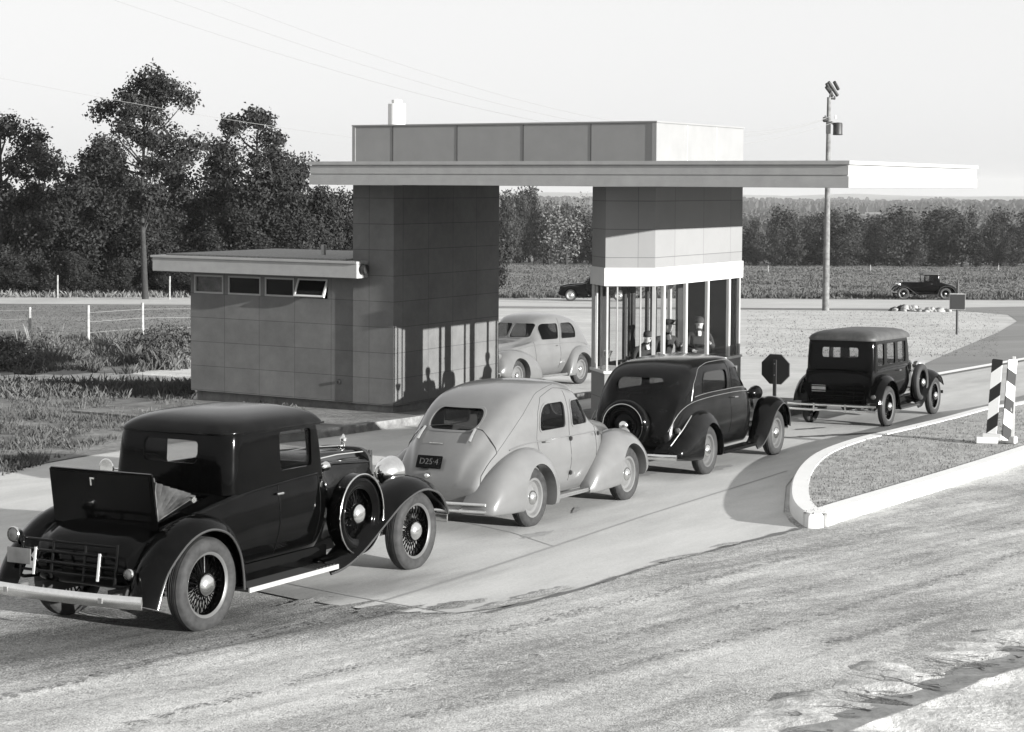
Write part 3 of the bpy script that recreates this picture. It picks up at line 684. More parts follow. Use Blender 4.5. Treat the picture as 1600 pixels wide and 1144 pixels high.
# ---- second car: pale grey fastback sedan
def sedan_2(root):
    K = M['grey']; wb = 2.556; Rr = .345
    st = [(-.96, .44, .42, .50, .26, .54, .40, .40), (-.94, .54, .50, .56, .34, .66, .34, .48), (-.85, .60, .54, .66, .38, .88, .30, .55), (-.66, .64, .58, .80, .47, 1.10, .29, .58), (-.38, .67, .625, .92, .535, 1.34, .28, .60),
          (-.05, .69, .655, .98, .575, 1.52, .28, .60), (.35, .70, .675, 1.0, .595, 1.61, .28, .60), (.80, .71, .68, 1.01, .60, 1.64, .28, .60), (1.25, .71, .675, 1.01, .58, 1.615, .28, .60), (1.52, .70, .665, 1.00, .54, 1.54, .28, .60),
          (1.75, .69, .65, 1.0, .46, 1.37, .28, .6), (1.98, .66, .61, .97, .40, 1.12, .28, .58), (2.2, .60, .54, .91, .33, 1.045, .30, .52), (2.6, .50, .44, .84, .27, 1.01, .32, .44), (3.0, .42, .36, .78, .21, .96, .34, .36),
          (3.25, .33, .28, .71, .16, .87, .36, .28), (3.38, .25, .2, .64, .12, .76, .38, .2), (3.42, .16, .13, .58, .08, .64, .42, .12)]
    cut = side2(rrect(.33, 1.075, .965, 1.385, [.05, .05, .07, .24]), nm='rear_side_window') + side2(rrect(1.15, 1.075, 1.60, 1.375, [.05, .05, .17, .07]), nm='front_side_window')
    cut += [(rrect(-.33, 1.14, .33, 1.375, .105, 8), -1.3, .0, 'yz', 'rear_window'), (rrect(-.46, 1.12, -.02, 1.42, .05), 1.35, 2.3, 'yz', 'windscreen'), (rrect(.02, 1.12, .46, 1.42, .05), 1.35, 2.3, 'yz', 'windscreen')]
    rf = [(-1.04, .34, .70, .40, .27), (-.98, .46, .80, .42, .25), (-.80, .67, .85, .45, .24), (-.50, .84, .875, .48, .23), (-.18, .92, .88, .50, .22), (.12, .90, .88, .52, .22), (.36, .78, .87, .56, .22), (.50, .58, .85, .60, .22), (.56, .34, .80, .62, .22)]
    ff = [(1.52, .34, .74, .60, .22), (1.62, .50, .80, .58, .22), (1.86, .72, .85, .50, .23), (2.18, .87, .87, .42, .24), (2.52, .92, .875, .36, .25), (2.82, .86, .86, .32, .28), (3.02, .72, .83, .32, .32), (3.12, .56, .78, .36, .36), (3.14, .48, .70, .42, .40)]
    body = streamliner(root, st, wb, Rr, K, cut, rf, ff, K, rim=M['grey'], wr=.385)
    J = M['joint']
    for s in (-1, 1):
        skinline(body, st, [-.35, .2, 1.0, 2.0, 3.1], [3.95, 3.9, 3.85, 3.85, 3.8], K, .008, 'belt_moulding', (s,), .004, .16)
        skinline(body, st, [1.06, 1.06], [2.4, 6.2], J, .0045, 'door_seam', (s,), -.001, .16)
        skinline(body, st, [.24, .30, .45, .85, 1.06], [4.0, 5.2, 6.0, 6.5, 6.4], J, .004, 'door_seam', (s,), -.001, .16)
        skinline(body, st, [.24, .30], [4.0, 3.1], J, .0045, 'door_seam', (s,), -.001, .16)
        skinline(body, st, [1.06, 1.4, 1.66, 1.80], [6.4, 6.2, 5.3, 4.2], J, .004, 'door_seam', (s,), -.001, .16)
        skinline(body, st, [1.82, 1.80, 1.74], [4.1, 3.3, 2.4], J, .0045, 'door_seam', (s,), -.001, .16)
        skinline(body, st, [-.60, -.35, .0, .40, .95], [4.3, 4.9, 5.5, 6.4, 6.9], J, .0035, 'roof_seam', (s,), -.001, .16)
        for x, z in ((1.06, .93), (1.06, .52), (1.80, .93), (1.80, .55)): MB().box((x, s * .705, z), (.05, .03, .055)).build('door_hinge', M['darkmetal'], body, 40, .01)
        h = MB(); h.cyl((.42, s * .68, .95), (.42, s * .735, .95), .011, n=8); h.tube([(.34, s * .735, .955), (.44, s * .74, .95)], .011, 6); h.build('door_handle', M['chrome'], body, 50)
        h = MB(); h.tube([(-.60, s * .33, 1.16), (-.68, s * .335, 1.10), (-.75, s * .34, 1.03)], .018, 8); h.build('lid_hinge', M['chrome'], body, 60)
        MB().lathe([(.003, -.20), (.07, -.16), (.10, 0), (.095, .02)], (2.96, s * .50, .80), 'X', 20).build('headlight', K, root, 50)
        MB().bx((.5, s * .60, .24), (1.6, s * .735, .285)).build('sill', K, root, 40, .02)
    L = [(-.56, 4.35), (-.70, 4.2), (-.84, 4.0), (-.925, 3.3), (-.945, 2.6)]
    skinline(body, st, [a for a, _ in L], [b for _, b in L], J, .005, 'boot_seam', (-1, 1), .0, .16)
    top = [prof_pt(st, -.56, t, 1, .0) for t in (9, 8, 7, 6, 5, 4.35)]; tp = [(x - .002, -y, z) for x, y, z in top[::-1]] + top
    MB().tube(tp, .005, 5).build('boot_seam', J, body, 60)
    plate(body, (-.93, .08, .80), 'D25·4', R(22))
    h = MB().lathe([(.03, 0), (.035, .03), (.02, .06), (.004, .065)], (0, 0, 0), 'X', 14).mesh(); h.transform(Matrix.Translation((-.945, .08, .65)) @ Matrix.Rotation(R(180), 4, 'Z')); link('lid_handle', h, M['chrome'], body, 50)
    MB().box((-.98, .24, .48), (.04, .10, .04)).build('lid_catch', M['chrome'], body, 40, .01)
    MB().box((-.775, .08, 1.0), (.01, .18, .008)).build('badge_strip', M['chrome'], body)
    bumper(root, -1.10, [.30, .38], .72, .06, M['chrome'], .035, .018, (.4,)); bumper(root, 3.28, [.40], .74, .10, M['chrome'], .07, .02, (.35,))
    MB().bx((-1.02, .34, .12), (-.98, .37, .30)).build('exhaust_hanger', M['chrome'], root)
    taillamp(root, (-.96, .60, .62), .035)

# ---- third car: dark fastback with the spare on its tail
def sedan_3(root):
    K = M['dusty']; wb = 2.836; Rr = .355
    st = [(-.98, .46, .44, .56, .30, .62, .42, .42), (-.955, .54, .52, .64, .37, .78, .36, .50), (-.88, .60, .57, .76, .42, .98, .33, .55), (-.76, .64, .61, .90, .52, 1.20, .32, .58), (-.56, .67, .64, 1.0, .585, 1.43, .32, .6),
          (-.25, .69, .66, 1.06, .615, 1.59, .32, .60), (.25, .70, .675, 1.09, .625, 1.65, .32, .60), (.80, .71, .68, 1.10, .625, 1.66, .32, .60), (1.30, .71, .675, 1.10, .605, 1.645, .32, .60), (1.60, .70, .665, 1.09, .57, 1.565, .32, .60),
          (1.78, .69, .65, 1.08, .47, 1.42, .32, .6), (1.98, .65, .60, 1.06, .40, 1.20, .32, .58), (2.2, .56, .50, 1.02, .30, 1.12, .34, .50), (2.6, .44, .39, .98, .24, 1.09, .36, .40), (3.0, .34, .29, .94, .18, 1.05, .38, .30), (3.2, .25, .22, .88, .14, .99, .40, .22), (3.30, .15, .13, .8, .08, .88, .46, .12)]
    cut = side2(rrect(.02, 1.165, .94, 1.455, [.05, .05, .06, .22]), nm='rear_side_window') + side2(rrect(1.14, 1.165, 1.70, 1.455, [.05, .04, .20, .07]), nm='front_side_window')
    cut += [(rrect(-.36, 1.19, .36, 1.40, .09, 6), -1.2, .05, 'yz', 'rear_window'), (rrect(-.44, 1.20, .44, 1.49, .05), 1.45, 2.3, 'yz', 'windscreen')]
    body = shell(root, loft(body_rings(st, 4, 4, .16)), K, cut, K, name='body', tr=.018)
    rf = [(-1.05, .44, .72, .40, .34), (-.98, .52, .80, .42, .32), (-.78, .68, .85, .44, .28), (-.48, .84, .87, .48, .26), (-.18, .92, .875, .50, .25), (.12, .90, .87, .52, .25), (.33, .76, .86, .57, .25), (.44, .54, .84, .60, .25), (.48, .30, .80, .62, .25)]
    for s in (-1, 1):
        pontoon(root, rf, s, K, 0, Rr + .01, .385)
        clam(root, [(1.80, .265, .84, .62), (2.02, .30, .845, .60), (2.28, .47, .85, .56), (2.52, .72, .855, .52), (2.82, .86, .86, .48), (3.08, .82, .86, .48), (3.26, .64, .85, .52), (3.31, .44, .84, .56)], 0, s, K, .05, .05, bead=M['bead_highlight'])  # lighter bead is a painted edge highlight
        rb = MB().bx((.46, s * .60, .26), (1.84, s * .84, .30)).build('running_board', K, root, 40, .012)
        for x in (0, wb): wheel(root, x, s * .71, Rr, .155, 'disc', rimm=M['rimlight'], cap=.095, rub=M['rubber'])
        skinline(body, st, [-.93, -.6, .0, 1.0, 2.0, 3.15], [4, 4, 4, 4, 4, 4], M['dullmetal'], .005, 'belt_moulding', (s,), .004, .16)
        skinline(body, st, [-.25, 0, .8, 1.9], [4.25, 4.25, 4.22, 4.25], M['dullmetal'], .005, 'belt_moulding', (s,), .004, .16)
        skinline(body, st, [-.35, -.3, .0, .4, 1.0, 1.5, 1.75, 1.95], [4.1, 5.2, 6.3, 6.6, 6.65, 6.5, 6.0, 4.4], M['dullmetal'], .004, 'roof_moulding', (s,), .002, .16)
        skinline(body, st, [1.05, 1.05], [2.5, 6.4], M['seamblack'], .0045, 'door_seam', (s,), -.001, .16)
        skinline(body, st, [1.90, 1.86, 1.80], [4.3, 3.4, 2.4], M['seamblack'], .0045, 'door_seam', (s,), -.001, .16)
        h = MB(); h.cyl((1.16, s * .68, 1.03), (1.16, s * .74, 1.03), .011, n=8); h.tube([(1.10, s * .74, 1.035), (1.22, s * .745, 1.03)], .011, 6); h.build('door_handle', M['chrome'], body, 50)
        headlamp(root, (2.82, s * .42, .97), .105, K, ln=.22)
        taillamp(root, (-.86, s * .66, .70), .04)
        MB().tube([(-.55, s * .74, .89), (-.80, s * .72, .72), (-1.0, s * .62, .50)], .008, 6).build('fender_welt', M['dullmetal'], root, 60)
    sp = wheel(root, -1.06, 0.05, .345, .15, 'disc', zc_=.76, name='spare_wheel', axis='X', side=1, rimm=M['black'], cap=.075, rub=M['black'])
    MB().tube([(-1.13, .05 + math.cos(a) * .30, .76 + math.sin(a) * .30) for a in [2 * PI * i / 40 for i in range(40)]], .006, 5, True).build('cover_ring', M['chrome'], sp, 60)
    MB().lathe([(.30, -.075), (.31, -.07), (.352, -.02), (.352, .07), (.33, .075)], (-1.06, .05, .76), 'X', 40).build('tyre_cover', K, sp, 50)
    seat(root, .35, -.55, .55, .58, m=M['seat'], back=.48); seat(root, 1.35, -.55, .55, .58, 'front_seat', back=.48); steering(root, 1.85, .3, 1.08); chassis(root, -.85, wb + .4, wb, Rr)
    MB().bx((-.6, -.5, .34), (2.2, .5, .38)).build('floor_pan', M['dark'], root)
    radiator(root, 3.12, .20, .46, 1.0, K, .08, .08)
    bumper(root, -1.22, [.36], .78, .06, M['chrome'], .075, .014, (.4,)); bumper(root, 3.42, [.42], .78, .10, M['chrome'], .07, .014, (.35,))

# ---- boxy closed car body (fourth car, far coupe)
def boxy(root, K, wb, Rr, lv, rl, st, cuts, track=1.44, fr=None, ff=None, kind='wire', side_spare=True, rb=(.45, 1.75), rad=None, lamps=None, bead=None, spokes=18):
    body = shell(root, loft(body_rings(st, 4, 4, .05)), K, [], name='body')
    cab = shell(root, cab_mesh(smooth(lv, 3)), K, cuts, None, M['clearglass'], 'cabin')
    link('roof', cab_mesh(smooth(rl, 3)), M['roofcloth'], root, 60)
    for s in (-1, 1):
        clam(root, fr, 0, s, K, .05, .05, bead=bead or M['dusty']); clam(root, ff, 0, s, K, .06, .05, bead=bead or M['dusty'])
        MB().bx((rb[0], s * .62, .28), (rb[1], s * .84, .31)).build('running_board', M['dark'], root, 30, .008)
        MB().bx((rb[0] - .1, s * .60, .30), (rb[1] + .1, s * .635, .46)).build('splash_apron', K, root)
        for x in (0, wb): wheel(root, x, s * track / 2, Rr, .13, kind, spokes=spokes, cap=.08)
        if lamps: headlamp(root, (lamps[0], s * lamps[1], lamps[2]), lamps[3], M['chrome'], ln=.18)
        if side_spare: wheel(root, side_spare[0], s * .73, Rr * .97, .14, kind, zc_=side_spare[1], name='spare_wheel', spokes=spokes, cap=.08, rimm=M['black'])
        skinline(body, st, [-.3, .5, 1.4, 1.9], [4, 4, 4, 4], M['dusty'], .010, 'belt_moulding', (s,), .003, .05)
        h = MB(); h.cyl((.86, s * .66, .98), (.86, s * .70, .98), .010, n=8); h.tube([(.80, s * .70, .98), (.90, s * .705, .98)], .010, 6); h.build('door_handle', M['chrome'], body, 50)
    if lamps: MB().tube([(lamps[0] - .05, -lamps[1], lamps[2] - .12), (lamps[0] - .05, 0, lamps[2] - .18), (lamps[0] - .05, lamps[1], lamps[2] - .12)], .012, 6).build('lamp_bar', M['chrome'], root, 50)
    radiator(root, *rad); chassis(root, st[0][0], wb + .35, wb, Rr)
    return body, cab
def sedan_4(root):
    K = M['black']; wb = 2.886; Rr = .37
    st = [(-.54, .54, .50, .80, .42, .86, .46, .46), (-.52, .60, .58, .88, .5, .98, .44, .52), (-.45, .64, .63, 1.02, .54, 1.06, .44, .56), (.5, .66, .65, 1.05, .56, 1.08, .44, .57), (1.45, .66, .645, 1.05, .54, 1.08, .44, .56), (1.7, .60, .53, 1.05, .40, 1.12, .44, .5), (2.1, .46, .42, 1.04, .30, 1.13, .46, .42), (2.75, .34, .32, 1.03, .22, 1.12, .48, .32)]
    lv = [(.98, -.50, 1.62, .640, .10, .03), (1.15, -.495, 1.60, .640, .11, .03), (1.35, -.48, 1.57, .635, .12, .03), (1.5, -.47, 1.54, .628, .13, .04), (1.60, -.45, 1.52, .62, .14, .05)]
    rl = [(1.56, -.47, 1.66, .635, .15, .05), (1.60, -.475, 1.68, .638, .16, .06), (1.65, -.44, 1.64, .61, .18, .08), (1.70, -.34, 1.58, .53, .2, .1), (1.735, -.18, 1.45, .40, .2, .12), (1.75, .1, 1.2, .2, .1, .1)]
    cuts = side2(rrect(-.28, 1.12, .10, 1.50, .04), .4, .9, 'quarter_window') + side2(rrect(.26, 1.12, .74, 1.50, .03), .4, .9, 'rear_side_window') + side2(rrect(.90, 1.12, 1.38, 1.50, .03), .4, .9, 'front_side_window')
    cuts += [(rrect(-.34, 1.26, .34, 1.44, .04), -.9, 0, 'yz', 'rear_window'), (rrect(-.52, 1.14, .52, 1.50, .03), 1.3, 2, 'yz', 'windscreen')]
    fr = [(-.66, .46, .82, .56), (-.60, .62, .82, .55), (-.36, .83, .82, .54), (-.02, .90, .82, .55), (.28, .80, .82, .58), (.44, .58, .82, .61), (.52, .38, .82, .62), (.55, .30, .82, .62)]
    ff = [(1.60, .29, .82, .62), (1.85, .32, .82, .60), (2.15, .50, .82, .50), (2.50, .72, .82, .42), (2.86, .83, .82, .36), (3.14, .76, .82, .40), (3.30, .60, .82, .46)]
    body, cab = boxy(root, K, wb, Rr, lv, rl, st, cuts, fr=fr, ff=ff, side_spare=(2.02, .68), rb=(.52, 1.66), rad=(2.75, .32, .5, 1.12, M['chrome'], .08, .1), lamps=(3.02, .38, .96, .13))
    seat(root, -.15, -.52, .52, .55); seat(root, .85, -.52, .52, .55, 'front_seat'); steering(root, 1.3, .28, 1.05)
    rk = MB()
    for i in range(5): rk.cyl((-.62, -.5, .44 + .075 * i), (-.62, .5, .44 + .075 * i), .012, n=6)
    for y in (-.5, -.3, -.1, .1, .3, .5): rk.cyl((-.61, y, .40), (-.60, y, .78), .012, n=6)
    rk.build('luggage_rack', M['black'], root, 40)
    MB().box((-.58, .56, .66), (.10, .18, .26)).build('luggage_box', K, root, 40, .02)
    bumper(root, -.98, [.34, .43], .82, .04, M['chrome'], .04, .012, (.35,)); bumper(root, 3.4, [.42], .8, .08, M['chrome'], .06, .012, (.35,))
    for y in (-.28, .30): MB().box((-1.0, y, .385), (.02, .03, .15)).build('bumper_clamp', M['chrome'], root, 30, .004)
    taillamp(root, (-.72, -.70, .58), .045); MB().box((-.62, .35, .70), (.01, .26, .12)).build('number_plate', M['dullmetal'], root, 30, .003)
def coupe_6(root):
    K = M['black']; wb = 2.63; Rr = .37
    st = [(-.78, .40, .38, .56, .30, .60, .44, .36), (-.74, .52, .48, .66, .4, .74, .42, .46), (-.5, .60, .56, .84, .46, .92, .42, .52), (0, .64, .62, .99, .52, 1.04, .42, .55), (.35, .65, .64, 1.05, .54, 1.08, .42, .56), (1.2, .65, .64, 1.06, .52, 1.09, .42, .56), (1.5, .56, .50, 1.06, .36, 1.12, .44, .5), (2.0, .42, .38, 1.04, .26, 1.13, .46, .4), (2.55, .31, .29, 1.03, .2, 1.11, .48, .3)]
    lv = [(1.0, .28, 1.34, .635, .12, .03), (1.2, .285, 1.32, .632, .13, .03), (1.4, .30, 1.30, .622, .14, .03), (1.58, .33, 1.28, .61, .15, .05)]
    rl = [(1.56, .31, 1.40, .62, .16, .05), (1.60, .31, 1.42, .62, .17, .06), (1.66, .36, 1.38, .57, .18, .08), (1.71, .5, 1.28, .42, .18, .12), (1.73, .7, 1.1, .15, .1, .1)]
    cuts = side2(rrect(.72, 1.14, 1.24, 1.50, .03), .4, .9, 'side_window') + [(rrect(-.3, 1.28, .3, 1.48, .04), .1, .6, 'yz', 'rear_window'), (rrect(-.52, 1.16, .52, 1.50, .03), 1.1, 1.7, 'yz', 'windscreen')]
    fr = [(-.66, .46, .80, .56), (-.60, .62, .80, .55), (-.36, .83, .80, .54), (-.02, .90, .80, .55), (.28, .80, .80, .58), (.44, .58, .80, .61), (.52, .38, .80, .62), (.55, .30, .80, .62)]
    ff = [(1.50, .29, .80, .62), (1.7, .33, .80, .58), (1.98, .52, .80, .46), (2.3, .76, .80, .40), (2.62, .85, .80, .36), (2.9, .78, .80, .38), (3.06, .58, .80, .44)]
    boxy(root, K, wb, Rr, lv, rl, st, cuts, fr=fr, ff=ff, side_spare=None, rb=(.52, 1.56), rad=(2.55, .29, .5, 1.10, M['chrome'], .07, .1), lamps=(2.86, .36, .92, .11), spokes=14, bead=M['rimlight'])
    seat(root, .6, -.5, .5, .55); steering(root, 1.1, .28, 1.05)
    bumper(root, -1.0, [.44], .78, .04, M['chrome'], .05, .012, (.35,)); bumper(root, 3.1, [.44], .78, .06, M['chrome'], .05, .012, (.35,))
# ---- rounded sedans behind (pale one, dark one)
def sedan_5(root, K, trimm, rim):
    wb = 2.84; Rr = .35
    st = [(-.90, .46, .44, .54, .30, .58, .42, .42), (-.86, .58, .55, .66, .40, .80, .34, .52), (-.72, .66, .62, .82, .47, 1.06, .30, .58), (-.45, .69, .65, .94, .56, 1.31, .29, .60), (-.2, .71, .67, 1.0, .59, 1.50, .29, .60), (.25, .72, .69, 1.02, .61, 1.63, .29, .60),
          (.80, .73, .70, 1.03, .62, 1.69, .29, .60), (1.3, .73, .695, 1.03, .60, 1.66, .29, .60), (1.6, .72, .685, 1.02, .52, 1.56, .29, .60), (1.82, .70, .67, 1.02, .48, 1.38, .29, .6), (2.05, .67, .62, 1.0, .42, 1.14, .30, .58), (2.3, .62, .55, .95, .36, 1.08, .32, .52), (2.8, .53, .45, .88, .30, 1.04, .34, .44), (3.2, .45, .36, .80, .24, .97, .36, .38), (3.42, .36, .3, .74, .2, .88, .38, .3), (3.52, .22, .18, .64, .12, .74, .42, .18)]
    cut = side2(rrect(.10, 1.10, .78, 1.46, [.05, .05, .06, .26]), nm='rear_side_window') + side2(rrect(.93, 1.10, 1.62, 1.46, [.05, .05, .18, .06]), nm='front_side_window')
    cut += [(rrect(-.36, 1.16, .36, 1.40, .10, 6), -1.3, .0, 'yz', 'rear_window'), (rrect(-.50, 1.16, -.02, 1.47, .06), 1.45, 2.4, 'yz', 'windscreen'), (rrect(.02, 1.16, .50, 1.47, .06), 1.45, 2.4, 'yz', 'windscreen')]
    rf = [(-.86, .38, .72, .40, .30), (-.80, .50, .80, .42, .27), (-.64, .68, .86, .45, .25), (-.38, .84, .885, .48, .24), (-.1, .90, .89, .50, .23), (.2, .86, .885, .52, .23), (.42, .72, .88, .56, .23), (.56, .50, .86, .6, .23), (.62, .30, .82, .62, .23)]
    ff = [(1.72, .34, .76, .62, .23), (1.84, .52, .82, .58, .23), (2.1, .74, .87, .50, .24), (2.45, .88, .89, .42, .25), (2.84, .93, .895, .36, .26), (3.2, .88, .885, .30, .30), (3.42, .76, .86, .28, .34), (3.55, .60, .80, .30, .40), (3.58, .52, .72, .36, .44)]
    body = streamliner(root, st, wb, Rr, K, cut, rf, ff, trimm, rim=rim, track=1.44, wr=.39, tr=.016)
    for s in (-1, 1):
        skinline(body, st, [-.5, 0, 1.0, 2.1, 3.3], [3.9, 3.9, 3.9, 3.9, 3.9], K, .008, 'belt_moulding', (s,), .004, .16)
        skinline(body, st, [.85, .85], [2.4, 6.3], M['joint'], .005, 'door_seam', (s,), -.001, .16)
        skinline(body, st, [1.92, 1.90, 1.84], [4.3, 3.4, 2.4], M['joint'], .005, 'door_seam', (s,), -.001, .16)
        headlamp(root, (3.44, s * .60, .80), .095, K, ln=.2)
        h = MB(); h.cyl((.98, s * .69, .95), (.98, s * .75, .95), .011, n=8); h.tube([(.92, s * .75, .955), (1.04, s * .755, .95)], .011, 6); h.build('door_handle', M['chrome'], body, 50)
        MB().bx((.58, s * .60, .25), (1.76, s * .80, .30)).build('running_board', K, root, 40, .02)
    g = MB()
    for i in range(9):
        for s in (-1, 1): g.box((3.475 - .012 * (i % 2), s * (.06 + .0), .44 + .04 * i), (.10, .32 - .012 * i, .014))
    g.build('grille', M['chrome'], root, 30)
    bumper(root, -1.05, [.40], .84, .08, M['chrome'], .08, .02, (.4,)); bumper(root, 3.76, [.42], .86, .10, M['chrome'], .08, .02, (.4,))

def head_for(p, q): return math.atan2(q.x - p.x, q.y - p.y)
c1 = empty('car', carframe((-2.5771, 15.1733), .493, 1.44), 'black coupe at lower left with its rumble seat lid raised and side mounted spare', 'car'); coupe_1(c1)
c2 = empty('car', carframe((.2146, 20.9433), .501, 1.40), 'pale grey fastback sedan waiting behind the dark sedan, rear number plate showing', 'car'); sedan_2(c2)
c3 = empty('car', carframe((2.7505, 25.8543), .49, 1.42), 'dark fastback sedan with round spare wheel on its tail beside the toll booth', 'car'); sedan_3(c3)
c4 = empty('car', carframe((6.7993, 32.9809), .511, 1.44), 'black boxy sedan with flat back driving away past the octagonal sign', 'car'); sedan_4(c4)
p5 = at(904, 600); a5 = PI + TH + .02
# this one faces the camera: the wheel we see is its left rear wheel
f5 = carframe((p5.x, p5.y), a5, 1.44); f5 = Matrix.Translation(-(f5.to_3x3() @ Vector((0, 1, 0))) * 1.44) @ f5
c5 = empty('car', f5, 'light grey rounded sedan facing the camera between the two parts of the toll building', 'car'); sedan_5(c5, M['pale'], M['pale'], M['pale'])
p6 = at(1477, 468.5); c6 = empty('car', carframe((p6.x, p6.y + 1.44), -PI / 2, 1.44), 'small black coupe far off on the road at right, seen from the side', 'car'); coupe_6(c6)
p7 = at(893, 471); c7 = empty('car', carframe((p7.x + 2.84, p7.y + 1.44), -PI / 2 + .03, 1.44), 'black rounded car far off, its front half showing left of the booth', 'car'); sedan_5(c7, M['black'], M['black'], M['dullmetal'])


# ================================================================== the setting
def sheet(name, pts, m, h=0.0, world=False, kind='structure'):
    P = [Vector((x, y, gz(x, y) + h)) for x, y in pts] if world else [at(x, y) + Vector((0, 0, h)) for x, y in pts]
    bm = bmesh.new(); f = bm.faces.new([bm.verts.new(p) for p in P]); bm.normal_update()
    if f.normal.z < 0: f.normal_flip()
    bmesh.ops.triangulate(bm, faces=bm.faces)
    me = bpy.data.meshes.new(name); bm.to_mesh(me); bm.free(); o = link(name, me, m)
    if kind: o['kind'] = kind
    return o
M['weedleaf'] = leaf_mat('weed_leaves', .03, .10); M['islandblade'] = mat('turf_blades', .12, .8, var=.04, vscale=2, spec=.1)
M['crust'] = ground_mat('dried_crust', .40, .68, 1.2, 1, 0, .9, 22, .05); M['stain'] = mat('oil_stain', .05, .7, var=.03, vscale=6); M['stain2'] = mat('old_stain', .26, .8, var=.06, vscale=8)
M['base'] = ground_mat('meadow_ground', .12, .24, .05, 1, 0, .8, 3.0, .3)
M['plaza'] = ground_mat('packed_gravel', .33, .50, .35, 1, 0, .5, 30, .03)
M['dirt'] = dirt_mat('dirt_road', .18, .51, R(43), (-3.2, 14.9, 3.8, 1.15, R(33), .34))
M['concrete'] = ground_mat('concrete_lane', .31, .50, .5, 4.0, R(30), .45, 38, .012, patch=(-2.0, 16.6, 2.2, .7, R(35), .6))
M['asphalt'] = ground_mat('asphalt', .15, .24, .3, 6, R(60), .3, 60, .01)
M['paleroad'] = ground_mat('pale_road', .34, .46, .15, 1, 0, .2, 20, .02)
M['verge'] = ground_mat('weedy_bank', .09, .24, .9, 2.0, R(60), .9, 9, .10)
M['islandgrass'] = ground_mat('dry_turf', .24, .44, 3.0, 1, 0, .9, 28, .04)
M['paleearth'] = ground_mat('pale_earth', .26, .62, 1.6, 1, 0, .7, 18, .06)
# terrain: one sheet to the horizon
bm = bmesh.new(); Ys = [-30, 0, 20, 60, 120, 200, 280, 340, 400, 480, 560, 660, 760, 880, 1000, 1200, 1450, 1750, 2100, 2500, 3000, 3600, 4300, 5200, 6500, 8500]; N = 60; rows = []
for y in Ys:
    W_ = max(260, y * .62); row = []
    for i in range(N + 1):
        x = -W_ + 2 * W_ * i / N; z = gz(x, y)
        if y > 1000:
            k = min(1, (y - 1000) / 1500); z += k * (22 * noise.noise(Vector((x / 900, y / 1300, 1.3))) + 9 * noise.noise(Vector((x / 260, y / 400, 4.1))))
            z += k * .0022 * (min(y, 5200) - 1000)
        row.append(bm.verts.new((x, y, z)))
    rows.append(row)
for A, B in zip(rows, rows[1:]):
    for i in range(N): bm.faces.new((A[i], A[i + 1], B[i + 1], B[i]))
me = bpy.data.meshes.new('ground'); bm.to_mesh(me); bm.free(); g = link('ground', me, M['base']); g['kind'] = 'structure'
sheet('plaza', [(-70, 39), (-16, 40.5), (-9.6, 42.3), (-9.5, 94), (70, 94), (70, 2), (-70, 2)], M['plaza'], .004, True)
sheet('far_road', [(-150, 94), (-60, 96), (0, 97), (60, 96), (120, 92), (120, 108), (60, 113.5), (0, 113), (-60, 108), (-150, 105)], M['paleroad'], .010, True)
sheet('curved_road', [(1425, 578), (1500, 545), (1560, 520), (1590, 502), (1575, 492), (1500, 486), (1500, 481), (1620, 479), (1900, 479), (1900, 500), (1900, 560), (1740, 556), (1600, 573), (1462, 590)], M['asphalt'], .012)
sheet('dirt_road', [(-1400, 895), (0, 888), (395, 905), (560, 935), (712, 940), (1000, 870), (1252, 815), (1340, 797), (1450, 757), (1550, 722), (1700, 667), (2100, 540), (2900, 700), (2600, 1500), (-1600, 1500)], M['dirt'], .008)
lane = [(-900, 780), (-300, 762), (0, 752), (190, 745), (300, 720), (480, 708), (640, 682), (800, 650), (960, 610), (1165, 594), (1300, 593), (1465, 590), (1600, 566), (1900, 520), (1900, 560), (1700, 610), (1600, 638), (1537, 646), (1475, 664), (1400, 682), (1325, 700), (1275, 717), (1247, 738), (1228, 762), (1224, 803), (1234, 818), (1248, 828),
        (1180, 846), (1100, 866), (1000, 893), (900, 924), (820, 944), (765, 955), (712, 961), (640, 961), (560, 954), (470, 941), (395, 925), (0, 898), (-900, 905)]
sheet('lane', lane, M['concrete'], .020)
def strip(name, pts, w_, m, h, mw=None, wob=0.0, kind='structure'):
    P = [at(*p) for p in pts]; bm = bmesh.new(); L = []
    Q = []
    for a, b in zip(P, P[1:]):
        n = max(1, int((b - a).length / .25)) if wob else 1
        for i in range(n): Q.append(a.lerp(b, i / n))
    Q.append(P[-1])
    for i, p in enumerate(Q):
        t = (Q[min(i + 1, len(Q) - 1)] - Q[max(i - 1, 0)]).normalized(); s = Vector((-t.y, t.x, 0)) * w_ / 2
        if wob: s *= 1 + wob * random.uniform(-1, 1.3)
        for q in (-1, 1):
            v = p + s * q; L.append(bm.verts.new((v.x, v.y, gz(v.x, v.y) + h)))
    for i in range(len(Q) - 1): bm.faces.new((L[2 * i], L[2 * i + 1], L[2 * i + 3], L[2 * i + 2]))
    me = bpy.data.meshes.new(name); bm.to_mesh(me); bm.free(); o = link(name, me, m); o['kind'] = kind; return o
M['crack'] = mat('joint_filler', .10, .9); M['seam'] = mat('slab_joint', .26, .9)
strip('lane_joint', [(596, 944), (700, 912), (866, 857), (1010, 808), (1130, 770), (1230, 738)], .03, M['seam'], .024)
strip('lane_joint', [(700, 961), (596, 944), (395, 905)], .02, M['seam'], .024)
strip('lane_joint', [(866, 857), (800, 835), (640, 800)], .015, M['seam'], .024)
strip('lane_edge', [(760, 962), (905, 925), (1000, 894), (1100, 867), (1180, 847), (1248, 829)], .06, M['crack'], .026, wob=.8)
strip('curb_line', [(1440, 592), (1465, 587), (1600, 563), (1900, 512)], .28, M['kerb'], .05)
